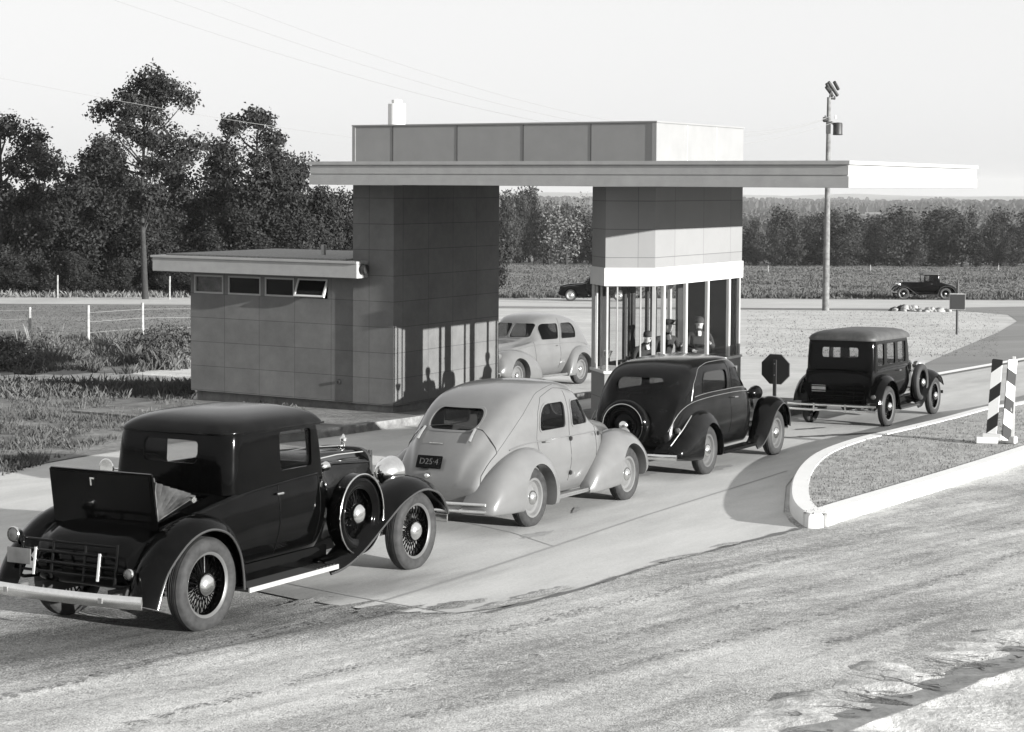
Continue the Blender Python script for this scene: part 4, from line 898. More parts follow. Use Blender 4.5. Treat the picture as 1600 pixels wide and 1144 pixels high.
# weedy bank on the left
sheet('verge', [(-900, 640), (-300, 604), (0, 600), (296, 604), (300, 640), (560, 646), (620, 652), (560, 664), (500, 668), (480, 690), (300, 690), (210, 702), (120, 716), (0, 738), (-300, 756), (-900, 776)], M['verge'], .018)
strip('sand_strip', [(-500, 596), (0, 594), (100, 592), (200, 592), (297, 592)], 2.6, M['paleearth'], .022, wob=.35)

for k_, (cx_, cy_, L_, W_, an_) in enumerate(((1300, 682, 1.15, .16, R(62)), (1262, 672, .5, .10, R(50)), (1010, 742, .5, .14, R(30)), (840, 838, .35, .10, R(30)), (1120, 735, .6, .12, R(30)), (900, 800, .3, .05, R(10)))):
    c_ = at(cx_, cy_); hd_ = Vector((math.sin(an_), math.cos(an_), 0)); sd_ = Vector((hd_.y, -hd_.x, 0)); P_ = []
    for i in range(22):
        a_ = 2 * PI * i / 22; q_ = c_ + hd_ * math.cos(a_) * L_ * random.uniform(.6, 1.1) + sd_ * math.sin(a_) * W_ * random.uniform(.4, 1.2); P_.append((q_.x, q_.y))
    sheet('oil_stain', P_, M['stain'] if k_ < 2 else M['stain2'], .0235 + .0004 * k_, True)
for k_ in range(26):                             # soil spilled over the slab edge
    f_ = random.random(); c_ = at(*((470 + 290 * f_, 941 + 16 * math.sin(PI * f_)) if k_ < 14 else (760 + 470 * f_, 955 - 124 * f_))); P_ = []; L_ = random.uniform(.12, .45); W_ = random.uniform(.03, .10)
    hd_ = Vector((math.sin(.75), math.cos(.75), 0)); sd_ = Vector((hd_.y, -hd_.x, 0))
    for i in range(20):
        a_ = 2 * PI * i / 20; q_ = c_ + hd_ * math.cos(a_) * L_ * random.uniform(.6, 1.15) + sd_ * math.sin(a_) * W_ * random.uniform(.5, 1.3); P_.append((q_.x, q_.y))
    sheet('spilled_soil', P_, M['dirt'], .0265 + .0003 * k_, True)
# kerbed island at right
def offset_poly(P, d):
    n = len(P); out = []
    for i in range(n):
        a, b, c = P[max(i - 1, 0)], P[i], P[min(i + 1, n - 1)]; t = Vector((c.x - a.x, c.y - a.y)).normalized()
        out.append(Vector((b.x - t.y * d, b.y + t.x * d, 0)))
    return out
KH = .19
outer = [at(x, y) for x, y in [(1950, 552), (1750, 600), (1600, 640), (1537, 650), (1475, 667), (1400, 686), (1335, 702), (1283, 721), (1254, 741), (1237, 767), (1233, 795), (1242, 815), (1262, 829)]]
outer = [Vector(p) for p in smooth([tuple(p) for p in outer], 3)]
near = [at(x, y) for x, y in [(1262, 829), (1285, 828), (1340, 810), (1450, 775), (1550, 742), (1700, 690), (1950, 606), (2200, 530)]]
near = [Vector(p) for p in smooth([tuple(p) for p in near], 3)]
def kerb_run(path, w_, name, m):
    inn = offset_poly(path, w_); bm = bmesh.new(); R_ = []
    for p, q in zip(path, inn):
        e = (q - Vector((p.x, p.y, 0))).normalized() * .035
        z = gz(p.x, p.y); R_.append([bm.verts.new(v) for v in ((p.x, p.y, z - .05), (p.x + e.x * .3, p.y + e.y * .3, z + KH - .03), (p.x + e.x, p.y + e.y, z + KH), (q.x, q.y, gz(q.x, q.y) + KH), (q.x, q.y, gz(q.x, q.y) - .05))])
    for a, b in zip(R_, R_[1:]):
        for j in range(4): bm.faces.new((a[j], a[j + 1], b[j + 1], b[j]))
    bm.faces.new(R_[0]); bm.faces.new(R_[-1]); bmesh.ops.recalc_face_normals(bm, faces=bm.faces)
    me = bpy.data.meshes.new(name); bm.to_mesh(me); bm.free(); return link(name, me, m, None, 40), inn
k1, inner = kerb_run(outer + near[1:], .24, 'kerb', M['kerb'])
k1['kind'] = 'structure'
bm = bmesh.new(); f = bm.faces.new([bm.verts.new((p.x, p.y, gz(p.x, p.y) + KH - .012)) for p in inner]); bm.normal_update()
if f.normal.z < 0: f.normal_flip()
bmesh.ops.triangulate(bm, faces=bm.faces)
me = bpy.data.meshes.new('traffic_island'); bm.to_mesh(me); bm.free(); o = link('traffic_island', me, M['islandgrass']); o['kind'] = 'structure'
# raised earth bank at the lower right corner, its steep side away from the sun
A0, A1 = at(1190, 1214), at(1760, 996); dv = (A1 - A0); Ln = dv.length; dv.normalize(); sv = Vector((dv.y, -dv.x, 0))
bm = bmesh.new(); rows = []
for i in range(161):
    row = []
    TT = [-1.25, -1.05, -.85, -.65, -.5, -.35, -.22, -.12, -.05, .0, .03, .08, .2, .4, .7, 1.0, 1.4, 1.8, 2.3, 2.9, 3.6, 4.4, 5.4, 6.5]
    for j, t in enumerate(TT):
        p = A0 + dv * (Ln * i / 160) + sv * t
        n1 = noise.noise(Vector((p.x * 1.7, p.y * 1.7, 0))); n2 = noise.noise(Vector((p.x * 6, p.y * 6, 2))); n3 = noise.noise(Vector((p.x * 2.6, p.y * 2.6, 9)))
        if t < -.11: h = -.03 if j == 0 else (.024 + .055 * n3 + .020 * n2 - .055 * max(0, (-t - .75)) * 2 * (1 + n1))
        elif t < -.01: h = .045 + .02 * n2
        else: h = .095 + .008 * n2 if t < .05 else .09 + .05 * n1 + .03 * n2
        q = p + (sv * (.05 * n2) if t < -.01 else sv * .012 * n1)
        row.append(bm.verts.new((q.x, q.y, gz(q.x, q.y) + h)))
    rows.append(row)
for A, B in zip(rows, rows[1:]):
    for j in range(len(A) - 1): bm.faces.new((A[j], A[j + 1], B[j + 1], B[j]))
bmesh.ops.recalc_face_normals(bm, faces=bm.faces)
me = bpy.data.meshes.new('earth_bank'); bm.to_mesh(me); bm.free(); o = link('earth_bank', me, M['paleearth'], None, 60); o['kind'] = 'structure'
bm = bmesh.new()                                # shrinkage cracks running into the bank
for i in range(34):
    f = random.uniform(.22, .92); L0 = random.uniform(.08, .42); t = -random.uniform(.22, .55); q = A0 + dv * Ln * f + sv * t; hd2 = (sv * -1 + dv * random.uniform(-.9, .3)).normalized(); sd2 = Vector((hd2.y, -hd2.x, 0)); pr = []
    for k in range(7):
        w_ = random.uniform(.006, .022) * (1 - k / 7.5); c = q + hd2 * (L0 * k / 6) + sd2 * random.uniform(-.02, .02)
        pr.append([bm.verts.new((v.x, v.y, gz(v.x, v.y) + .040)) for v in (c - sd2 * w_, c + sd2 * w_)])
    for a, b in zip(pr, pr[1:]): bm.faces.new((a[0], a[1], b[1], b[0]))
bmesh.ops.recalc_face_normals(bm, faces=bm.faces)
me = bpy.data.meshes.new('soil_cracks'); bm.to_mesh(me); bm.free(); o = link('soil_cracks', me, M['crack']); o['kind'] = 'structure'
# loose clods and stones along the dirt road
def rock(bm, p, r, fl=.6):
    n0 = len(bm.verts); q = bmesh.ops.create_icosphere(bm, subdivisions=1, radius=1)['verts']
    a = random.uniform(0, 6); sx, sy = random.uniform(.7, 1.3), random.uniform(.7, 1.3)
    for v in q:
        k = 1 + random.uniform(-.25, .25); x, y = v.co.x * sx * k, v.co.y * sy * k
        v.co = Vector((p[0] + r * (x * math.cos(a) - y * math.sin(a)), p[1] + r * (x * math.sin(a) + y * math.cos(a)), p[2] + r * fl * v.co.z * k))
bm = bmesh.new()
def scatter_px(n, x0, y0, x1, y1, r0, r1, hz=0.0):
    for _ in range(n):
        p = at(random.uniform(x0, x1), random.uniform(y0, y1)); rock(bm, (p.x, p.y, p.z + hz), random.uniform(r0, r1) * random.uniform(.5, 1))
scatter_px(260, 0, 960, 1600, 1144, .008, .022); scatter_px(160, 700, 880, 1600, 1010, .008, .022)
for _ in range(420):                            # crumbled edge in front of the bank
    s_ = random.uniform(.1, .95); p = A0 + dv * Ln * s_ + sv * -abs(random.gauss(.10, .28)); rock(bm, (p.x, p.y, gz(p.x, p.y) + .008), random.choice((.01, .015, .02, .035)), .4)
for _ in range(240):
    s_ = random.random(); a = at(1000, 893).lerp(at(1250, 828), s_) if random.random() < .6 else at(560, 965).lerp(at(1000, 893), s_)
    rock(bm, (a.x + random.gauss(0, .1), a.y - abs(random.gauss(.0, .15)), gz(a.x, a.y) + .01), random.uniform(.008, .025))
scatter_px(120, 460, 955, 640, 1000, .006, .018)
me = bpy.data.meshes.new('gravel'); bm.to_mesh(me); bm.free(); o = link('gravel', me, M['dirt'], None, 60); o['kind'] = 'stuff'
# small ruts: low ridges of soil dragged along the road, real relief for the low sun
bm = bmesh.new(); hd = Vector((math.sin(R(43)), math.cos(R(43)), 0)); hs = Vector((hd.y, -hd.x, 0)); C0 = at(800, 1050)
LW = [at(*q) for q in lane]
def in_lane(x, y):
    c = False; j = len(LW) - 1
    for i in range(len(LW)):
        if (LW[i].y > y) != (LW[j].y > y) and x < (LW[j].x - LW[i].x) * (y - LW[i].y) / (LW[j].y - LW[i].y) + LW[i].x: c = not c
        j = i
    return c
NX, NY = 260, 150; grid = []
for i in range(NX + 1):
    row = []
    for j in range(NY + 1):
        s_, t = -12 + 26 * i / NX, -3.6 + 6.0 * j / NY
        p = C0 + hd * s_ + hs * t
        k = min(1, (s_ + 12) / 1.5, (14 - s_) / 1.5, (t + 3.6) / .8, (2.4 - t) / .8); k = max(0, k)
        h = .010 * noise.noise(Vector((s_ * .10, t * 2.2, 0))) + .007 * noise.noise(Vector((s_ * .9, t * 6.5, 3))) + .004 * noise.noise(Vector((s_ * 6, t * 9, 3)))
        row.append(bm.verts.new((p.x, p.y, gz(p.x, p.y) + (-.04 if in_lane(p.x, p.y) else .006 + k * (.018 + h)))))
    grid.append(row)
for A, B in zip(grid, grid[1:]):
    for j in range(NY): bm.faces.new((A[j], A[j + 1], B[j + 1], B[j]))
bmesh.ops.recalc_face_normals(bm, faces=bm.faces)
me = bpy.data.meshes.new('rutted_track'); bm.to_mesh(me); bm.free(); o = link('rutted_track', me, M['dirt'], None, 80); o['kind'] = 'structure'

bm = bmesh.new(); rt = random.Random(3)          # broken prints of tyre treads in the soil
for line in (((-40, 1108), (130, 1068), (300, 1025), (470, 985), (620, 962)), ((560, 1100), (900, 1018), (1200, 942), (1420, 880), (1640, 806)), ((640, 1128), (980, 1046), (1280, 968), (1480, 908), (1640, 856)),
             ((720, 1002), (960, 948), (1150, 898), (1350, 842), (1620, 752)), ((200, 1140), (520, 1060), (800, 992), (1100, 916)), ((1300, 1010), (1440, 975), (1640, 905))):
    Q = smooth([tuple(at(*q)) for q in line], 60)
    for i in range(len(Q) - 1):
        if rt.random() < .42 + .35 * noise.noise(Vector((i * .06, line[0][0], 1))): continue
        a, b = Vector(Q[i]), Vector(Q[i + 1]); t = (b - a).normalized(); n_ = Vector((-t.y, t.x, 0))
        for k in range(2):
            c = a.lerp(b, rt.random()) + n_ * rt.gauss(0, .035); L = rt.uniform(.01, .05); w_ = rt.uniform(.006, .020)
            vs = [c - t * L - n_ * w_ * rt.random(), c + n_ * -w_, c + t * L * rt.random(), c + n_ * w_]
            bm.faces.new([bm.verts.new((v.x, v.y, gz(v.x, v.y) + .036)) for v in vs])
bmesh.ops.recalc_face_normals(bm, faces=bm.faces)
for f in bm.faces:
    if f.normal.z < 0: f.normal_flip()
me = bpy.data.meshes.new('tyre_tracks'); bm.to_mesh(me); bm.free(); o = link('tyre_tracks', me, M['track']); o['kind'] = 'structure'

# ================================================================== the toll building
root = empty('toll_building', BM, 'flat roofed panelled toll building, low annex at left and a wide canopy over two blocks', 'building')
def bx(name, a, b, m, parent=root, bev=0.004):
    return MB().bx(a, b).build(name, m, parent, 30, bev)
zg = lambda u, v: gz(*(uv(u, v).xy))
ZP, ZCB, ZCT, ZBT = zc(-4.2136), zc(-.03), zc(.40), zc(1.105)
# annex with a strip of small windows under its eave
an = MB().bx((-4.062, .045, ZP), (-.002, 3.2, zc(-1.80))).mesh()
wins = [(-3.98, -3.22), (-3.10, -2.27), (-2.17, -1.44), (-1.35, -.63)]
an = apply(an, [('BOOLEAN', dict(operation='DIFFERENCE', solver='EXACT', object_mesh=MB().bx((a, -.2, zc(-2.235)), (b, .50, zc(-1.86))).mesh())) for a, b in wins])
an.materials.clear(); an.name = 'annex_wall'; annex = link('annex_wall', an, M['panel'], root, 30)
for i, (a, b) in enumerate(wins):
    f = MB(); z0, z1 = zc(-2.235), zc(-1.86); t = .035
    f.bx((a, .05, z0), (b, .10, z0 + t)); f.bx((a, .05, z1 - t), (b, .10, z1)); f.bx((a, .051, z0 + t), (a + t, .099, z1 - t)); f.bx((b - t, .051, z0 + t), (b, .099, z1 - t))
    if i == 3:
        me = f.mesh(); me.transform(Matrix.Translation((0, .07, z1)) @ Matrix.Rotation(R(-24), 4, 'X') @ Matrix.Translation((0, -.07, -z1)))
        fr = link('window_frame', me, M['white'], annex, 30)
        g = MB().bx((a + t, .068, z0 + t), (b - t, .076, z1 - t)).mesh(); g.transform(Matrix.Translation((0, .07, z1)) @ Matrix.Rotation(R(-24), 4, 'X') @ Matrix.Translation((0, -.07, -z1))); link('window_pane', g, M['darkglass'], annex)
    else:
        fr = f.build('window_frame', M['fascia'], annex, 30)
        MB().bx((a + t, .068, z0 + t), (b - t, .076, z1 - t)).build('window_pane', M['darkglass'] if i else M['winglass'], annex)
    if i == 0: MB().bx((a + t, .12, z0), (b - t, .13, z1)).build('window_blind', M['leather'], annex)
    MB().bx((a - .04, .44, z0 - .02), (b + .04, .49, z1 + .02)).build('room_shade_sheet', M['room_shade'], annex)  # near-black sheet behind the pane paints in the shade of the room
bx('annex_roof', (-4.73, -.35, zc(-1.795)), (.34, 3.6, zc(-1.50)), M['fascia'], bev=.008)
bx('roof_edge', (-4.76, -.38, zc(-1.52)), (.355, 3.63, zc(-1.475)), M['fascia'], bev=.004)
bx('roof_gravel', (-4.5, -.2, zc(-1.52)), (-.02, 3.4, zc(-1.44)), M['roofgrav'])
MB().cyl((.38, -.20, zc(-1.62)), (.46, -.20, zc(-1.62)), .09, n=20).cyl((.34, -.2, zc(-1.62)), (.39, -.2, zc(-1.62)), .05, n=14).build('eave_pipe_end', M['darkmetal'], root, 40)  # dark round pipe end at the eave
MB().cyl((-1.58, 1.2, zc(-1.46)), (-1.58, 1.2, zc(-1.24)), .05, n=14).build('vent_pipe', M['dullmetal'], root, 40)
MB().lathe([(.05, 0), (.06, .01), (.06, .03), (.01, .04)], (-.35, .04, zc(-3.83)), 'Y', 14).cyl((-.35, .05, zc(-3.83)), (-.35, .0, zc(-3.83)), .03, n=12).build('wall_spigot', M['darkmetal'], annex, 40)
bx('annex_plinth', (-4.0, .16, ZP - .9), (-.02, 3.1, ZP - .004), M['plinth'])
# tower block
bx('tower_wall', (0, 0, ZP), (.9418, 3.845, ZCB - .004), M['panel'])
bx('tower_plinth', (.04, .06, ZP - .9), (.90, 3.78, ZP - .004), M['plinth'])
# canopy slab: three stepped bands of fascia
u0, u1, v0, v1 = -.26, 10.29, -1.03, 5.86
bx('canopy_soffit', (u0 + .04, v0 + .04, ZCB), (u1 - .04, v1 - .04, ZCB + .03), M['panelsoffit'])
cf = MB()
for a, b, o_ in ((ZCB, ZCB + .185, 0), (ZCB + .185, ZCB + .205, .03), (ZCB + .205, ZCT - .075, .012), (ZCT - .075, ZCT - .062, .035), (ZCT - .062, ZCT, -.015)):
    cf.bx((u0 + o_, v0 + o_, a + (.004 if a == ZCB else 0)), (u1 - o_, v1 - o_, b))
cf.build('canopy_fascia', M['fascia'], root, 30)
# box above the canopy
bx('roof_box', (0, 0, ZCT - .01), (6.4166, 3.7314, ZBT - .03), M['boxpanel'])
bx('box_coping', (-.02, -.02, ZBT - .03), (6.436, 3.75, ZBT), M['boxpanel'])
for u in (.92, 2.35, 3.76, 5.14): bx('panel_joint', (u - .008, -.006, ZCT), (u + .008, .02, ZBT - .04), M['joint'], bev=0)
for a, b in ((0, .06), (6.35, 6.4166)): bx('corner_trim', (a - .012, -.014, ZCT), (b + (.012 if b > 1 else 0), .03, ZBT - .034), M['boxpanel'], bev=.003)
for v in (1.25, 2.5): bx('panel_joint', (6.40, v - .006, ZCT), (6.421, v + .006, ZBT - .04), M['joint2'], bev=0)
MB().lathe([(.17, 0), (.17, .42), (.155, .43), (.15, .40)], (.46, .8, ZBT), 'Z', 28).lathe([(.10, .36), (.10, .50), (.01, .52)], (.46, .8, ZBT), 'Z', 20).build('roof_vent', M['ventpaint'], root, 40)
# booth block with the pointed bay
P5 = [(6.4166, 0), (6.4166, 3.7314), (5.18, 3.7314), (5.18, 0), (5.71, -.50)]
def plan(P, z0, z1):
    bm = bmesh.new(); A = [bm.verts.new((u, v, z0)) for u, v in P]; B = [bm.verts.new((u, v, z1)) for u, v in P]; n = len(P)
    bm.faces.new(A); bm.faces.new(B[::-1])
    for i in range(n): bm.faces.new((A[i], A[(i + 1) % n], B[(i + 1) % n], B[i]))
    bmesh.ops.recalc_face_normals(bm, faces=bm.faces); me = bpy.data.meshes.new('m'); bm.to_mesh(me); bm.free(); return me
def gp(P, d): return grow(P, d)
booth = link('booth_wall', plan(P5, zc(-1.44), ZCB - .004), M['boothpanel'], root, 30)
link('window_head', plan(gp(P5, .03), zc(-1.75), zc(-1.435)), M['white'], root, 30)
zs = zc(-3.27)
link('booth_sill_wall', plan(P5, ZP + .02, zs), M['boothpanel'], root, 30)
link('window_sill', plan(gp(P5, .03), zs, zs + .045), M['white'], root, 30)
link('booth_plinth', plan(gp(P5, -.05), ZP - .9, ZP + .016), M['plinth'], root, 30)
def mull(u, v, w_=.065, m='white', ang=0):
    b = MB().box((0, 0, (zs + .045 + zc(-1.75)) / 2), (w_, w_, zc(-1.75) - zs - .047)); me = b.mesh(.004)
    me.transform(Matrix.Translation((u, v, 0)) @ Matrix.Rotation(ang, 4, 'Z')); return link('mullion', me, M[m], root, 30)
for v in (.42, 1.33, 2.26, 3.22): mull(6.375, v)
mull(6.375, .05, .06, 'fascia', R(20)); mull(6.375, 3.69, .06, 'fascia')
mull(5.72, -.44, .04, 'fascia', R(45)); mull(5.22, .02, .07, 'fascia')
for f_ in (.25, .72): mull(5.71 + .7066 * f_ - .02, -.5 + .5 * f_ + .03, .028, 'fascia', R(35))
for f_ in (.33, .66): mull(5.71 - .53 * f_, -.5 + .5 * f_ + .03, .03, 'fascia', R(-40))
for a_, b_ in ((.06, .59), (1.16, 1.25), (1.37, 1.60), (2.08, 2.15), (2.30, 2.49), (3.40, 3.70)): bx('sun_mask_panel', (5.19, a_, zs + .045), (5.24, b_, zc(-1.75)), M['dark'], bev=0)  # opaque panels added to cut the sunlight into patches on the tower
wa, wb2 = zs + .04, zc(-1.745)
def pane(a, b):
    a, b = Vector(a), Vector(b); t = (b - a).normalized(); n = Vector((-t.y, t.x)) * .003
    return link('window_pane', plan([tuple(a - n), tuple(b - n), tuple(b + n), tuple(a + n)], wa, wb2), M['winglass'], root)
pane((6.385, .08), (6.385, 3.66)); pane((5.20, .06), (5.20, 3.66)); pane((6.36, -.02), (5.73, -.465)); pane((5.69, -.465), (5.22, -.01))
bx('booth_end_wall', (5.24, 3.62, wa), (6.34, 3.70, wb2), M['room_shade'], bev=0)  # end wall and ceiling coloured black to paint in the interior shade
bx('booth_ceiling', (5.24, .02, wb2 - .02), (6.34, 3.6, wb2 + .01), M['room_shade'], bev=0)
bx('booth_counter', (6.02, .15, zs - .02), (6.36, 3.5, zs + .06), M['seat'], bev=.004)
bx('booth_counter', (5.24, .5, zs - .12), (5.45, 1.6, zs + .10), M['seat'], bev=.004)
bx('door_frame', (5.23, 2.95, ZP + .3), (5.29, 3.03, wb2), M['fascia'], bev=0)
# raised kerbs under the building
def slab(name, P, h0, h, m):
    bm = bmesh.new(); A = []; B = []
    for u, v in P:
        z = zg(u, v); A.append(bm.verts.new((u, v, z - .1))); B.append(bm.verts.new((u, v, z + h)))
    n = len(P); bm.faces.new(A); bm.faces.new(B[::-1])
    for i in range(n): bm.faces.new((A[i], A[(i + 1) % n], B[(i + 1) % n], B[i]))
    bmesh.ops.recalc_face_normals(bm, faces=bm.faces); me = bpy.data.meshes.new(name); bm.to_mesh(me); bm.free()
    o = link(name, me, m, None, 30, BM); o['kind'] = 'structure'; return o
kp = [(2.2, 6), (2.2, -4.2), (2.1, -4.9), (1.75, -5.4), (1.3, -5.6), (.85, -5.4), (.6, -4.9), (.6, -3.5)]
kq = offset_poly([Vector((u, v, 0)) for u, v in kp], -.14)
slab('pavement', kp[:] + [(p.x, p.y) for p in kq[::-1]], 0, .15, M['kerbgrey'])
slab('planting_bed', [(2.1, 6), (2.1, -4.2), (1.7, -5.2), (1.3, -5.4), (.9, -5.2), (.7, -3.5), (-4.4, -3.0), (-4.6, .3), (0, .3), (1.0, 5.9)], 0, .06, M['verge'])
slab('booth_pavement', [(7.3, 6), (4.3, 6), (4.3, -3.2), (4.7, -3.9), (5.5, -4.3), (6.5, -4.2), (7.1, -3.7), (7.3, -3)], 0, .20, M['kerbgrey'])

# ================================================================== people in the booth
def person(name, u, v, yaw, label, cap=True, arm=0.0, h=1.74, lean=0.0):
    k = h / 1.74; z0 = ZP + .02
    Vs = []; Es = []; Rs = []
    def add(p, r, parent=None):
        Vs.append(Vector(p) * k); Rs.append(r * k); i = len(Vs) - 1
        if parent is not None: Es.append((parent, i))
        return i
    pel = add((0, 0, .96), .145); wa_ = add((.01, 0, 1.10), .125, pel); ch = add((.02 + lean * .1, 0, 1.30), .15, wa_); nk0 = add((.02 + lean * .16, 0, 1.45), .075, ch)
    nk = add((.03 + lean * .2, 0, 1.51), .052, nk0); h1 = add((.045 + lean * .22, 0, 1.58), .078, nk); h2 = add((.045 + lean * .23, 0, 1.66), .082, h1); add((.04 + lean * .23, 0, 1.72), .055, h2)
    for s in (-1, 1):
        hp = add((0, s * .095, .88), .092, pel); kn = add((.02, s * .10, .50), .062, hp); an_ = add((-.01, s * .105, .10), .042, kn); add((.13, s * .115, .045), .040, an_)
        sh = add((.01 + lean * .12, s * .19, 1.40), .062, ch)
        if arm and s == 1: el = add((.14, s * .26, 1.17), .045, sh); wr_ = add((.36, s * .16, 1.22 + arm * .2), .030, el); d = Vector((.9, -.1, .1))
        elif arm: el = add((.08, s * .25, 1.13), .045, sh); wr_ = add((.30, s * .14, 1.12), .030, el); d = Vector((.95, .1, -.05))
        else: el = add((0, s * .25, 1.12), .045, sh); wr_ = add((.07, s * .25, .88), .030, el); d = Vector((.15, 0, -1))
        d.normalize(); sd = d.cross(Vector((0, 0, 1)) if abs(d.z) < .8 else Vector((1, 0, 0))).normalized(); w0 = Vs[wr_] / k
        pm = add(w0 + d * .06, .030, wr_)
        for i_, (of, L) in enumerate(((-.030, .070), (-.010, .080), (.010, .076), (.030, .060))):
            a = add(w0 + d * .10 + sd * of, .010, pm); add(w0 + d * (.10 + L) + sd * of * 1.1 + Vector((0, 0, -.015)), .008, a)
        a = add(w0 + d * .05 + sd * .045 * s, .011, pm); add(w0 + d * .09 + sd * .065 * s, .009, a)
    me = bpy.data.meshes.new(name); me.from_pydata([tuple(x) for x in Vs], Es, []); o = bpy.data.objects.new('t', me); col.objects.link(o)
    m1 = o.modifiers.new('s', 'SKIN'); 
    for i, r in enumerate(Rs): me.skin_vertices[0].data[i].radius = (r, r)
    me.skin_vertices[0].data[0].use_root = True
    m2 = o.modifiers.new('b', 'SUBSURF'); m2.levels = 2
    dg = bpy.context.evaluated_depsgraph_get(); dg.update(); out = bpy.data.meshes.new_from_object(o.evaluated_get(dg)); bpy.data.objects.remove(o)
    out.materials.clear(); out.materials.append(M['cloth']); out.materials.append(M['skin']); out.name = name
    wr_pts = [p for p in Vs if False]
    for p in out.polygons:
        c = p.center / k; p.use_smooth = True
        hand = (arm and c.x > .33 and c.z > 1.0) or (not arm and c.z < .87 and abs(c.y) > .2)
        if c.z > 1.515 or hand: p.material_index = 1
    b = link(name, out, None); b.matrix_world = BM @ Matrix.Translation((u, v, z0)) @ Matrix.Rotation(yaw, 4, 'Z')
    hx = .045 + lean * .23
    f = MB(); f.lathe([(.002, -.01), (.012, 0), (.014, .02), (.002, .03)], (hx + .082, 0, 1.585), 'Z', 8)
    for s in (-1, 1): f.lathe([(.002, -.012), (.010, 0), (.002, .012)], (hx - .005, s * .082, 1.60), 'Z', 8)
    me = f.mesh(); me.transform(Matrix.Scale(k, 4)); link('face_features', me, M['skin'], b, 60)
    e = MB()
    for s in (-1, 1): e.lathe([(.002, -.006), (.009, 0), (.002, .006)], (hx + .077, s * .030, 1.63), 'Z', 8)
    me = e.mesh(); me.transform(Matrix.Scale(k, 4)); link('eyes', me, M['dark'], b, 60)
    if cap:
        c = MB(); c.lathe([(.085, 1.655), (.095, 1.68), (.125, 1.715), (.12, 1.735), (.06, 1.745), (.003, 1.747)], (hx, 0, 0), 'Z', 24)
        c.box((hx + .11, 0, 1.665), (.09, .13, .012), Matrix.Rotation(.35, 3, 'Y')) if False else c.bx((hx + .06, -.065, 1.655), (hx + .145, .065, 1.667))
        me = c.mesh(.003); me.transform(Matrix.Scale(k, 4)); link('peaked_cap', me, M['cloth'], b, 60)
    else:
        c = MB(); c.lathe([(.092, 1.62), (.095, 1.66), (.085, 1.71), (.05, 1.74), (.003, 1.748)], (hx - .012, 0, 0), 'Z', 20)
        me = c.mesh(); me.transform(Matrix.Scale(k, 4)); link('hair', me, M['dark'], b, 60)
    s_ = MB(); s_.box((.105 + lean * .15, 0, 1.42), (.05, .07, .10), Matrix.Rotation(-.35, 3, 'Y')); me = s_.mesh(.01); me.transform(Matrix.Scale(k, 4)); link('shirt_front', me, M['shirt'], b, 40)
    return tag(b, label, 'person')
person('person', 5.86, 1.50, R(-35), 'attendant in dark uniform and peaked cap, nearest the booth side window', True, .5, 1.76, .6)
person('person', 5.90, 2.95, R(-60), 'attendant in dark clothes standing at the far end of the booth', False, .3, 1.72)
person('person', 5.72, .78, R(-20), 'attendant bending over the counter in the pointed bay of the booth', False, .4, 1.60, 1.0)
t = MB().lathe([(.06, 0), (.055, .02), (.012, .03), (.012, .20)], (0, 0, 0), 'Z', 16).lathe([(.012, .20), (.06, .24), (.09, .33), (.085, .335)], (0, 0, 0), 'Z', 20).build('desk_lamp', M['chrome'], None, 40, mw=BM @ Matrix.Translation((5.66, -.30, zs + .045)))
tag(t, 'small chrome lamp on the sill of the pointed bay of the booth', 'lamp')
t = MB().cyl((0, 0, 0), (0, 0, .24), .03, n=12).lathe([(.07, 0), (.07, .02), (.02, .03)], (0, 0, 0), 'Z', 16).lathe([(.02, 0), (.035, .05)], (0, 0, .21), 'X', 12).tube([(.0, .045, .08), (.01, .05, .2)], .02, 8).build('telephone', M['darkmetal'], None, 40, mw=BM @ Matrix.Translation((5.95, -.12, zs + .045)))
tag(t, 'black upright telephone on the sill of the pointed bay', 'telephone')

# ================================================================== signs, posts, pole
def upright(p, yaw=0.0): return Matrix.Translation(p) @ Matrix.Rotation(yaw, 4, 'Z')
# octagonal sign, seen from its back
p = at(1211, 626); e = empty('octagonal_sign', upright(p, -TH), 'black back of an octagonal sign on a short post behind the dark sedan', 'sign')
zt = at_y(1212, 577, p.y).z - p.z
oc = [(.335 * math.cos(R(22.5 + 45 * i)), zt + .335 * math.sin(R(22.5 + 45 * i))) for i in range(8)]
me = prism(oc, -.012, .012, 'xz'); link('sign_plate', me, M['signback'], e, 30)
me = prism(grow(oc, .012), .013, .018, 'xz'); link('sign_face', me, M['fascia'], e, 30)
MB().bx((-.035, -.055, -.1), (.035, -.013, zt + .2)).build('post', M['darkmetal'], e)
MB().cyl((0, -.058, zt + .12), (0, -.05, zt + .12), .015, n=8).cyl((0, -.058, zt - .12), (0, -.05, zt - .12), .015, n=8).build('bolt', M['dullmetal'], e)
# square sign on a tall post
p = at(1495, 523); e = empty('square_sign', upright(p, R(-8)), 'dark square sign board on a tall black post at the road bend', 'sign')
s_ = 2863 / p.y; H = lambda py: at_y(1495, py, p.y).z - p.z
MB().cyl((0, 0, -.1), (0, 0, H(441)), .045, n=10).build('post', M['darkmetal'], e, 40)
MB().bx((-.27, -.07, H(483)), (.27, -.04, H(460))).build('sign_board', M['signback'], e, 30, .004)
MB().bx((-.29, -.045, H(484)), (.29, -.02, H(458.5))).build('board_frame', M['post'], e, 30, .004)
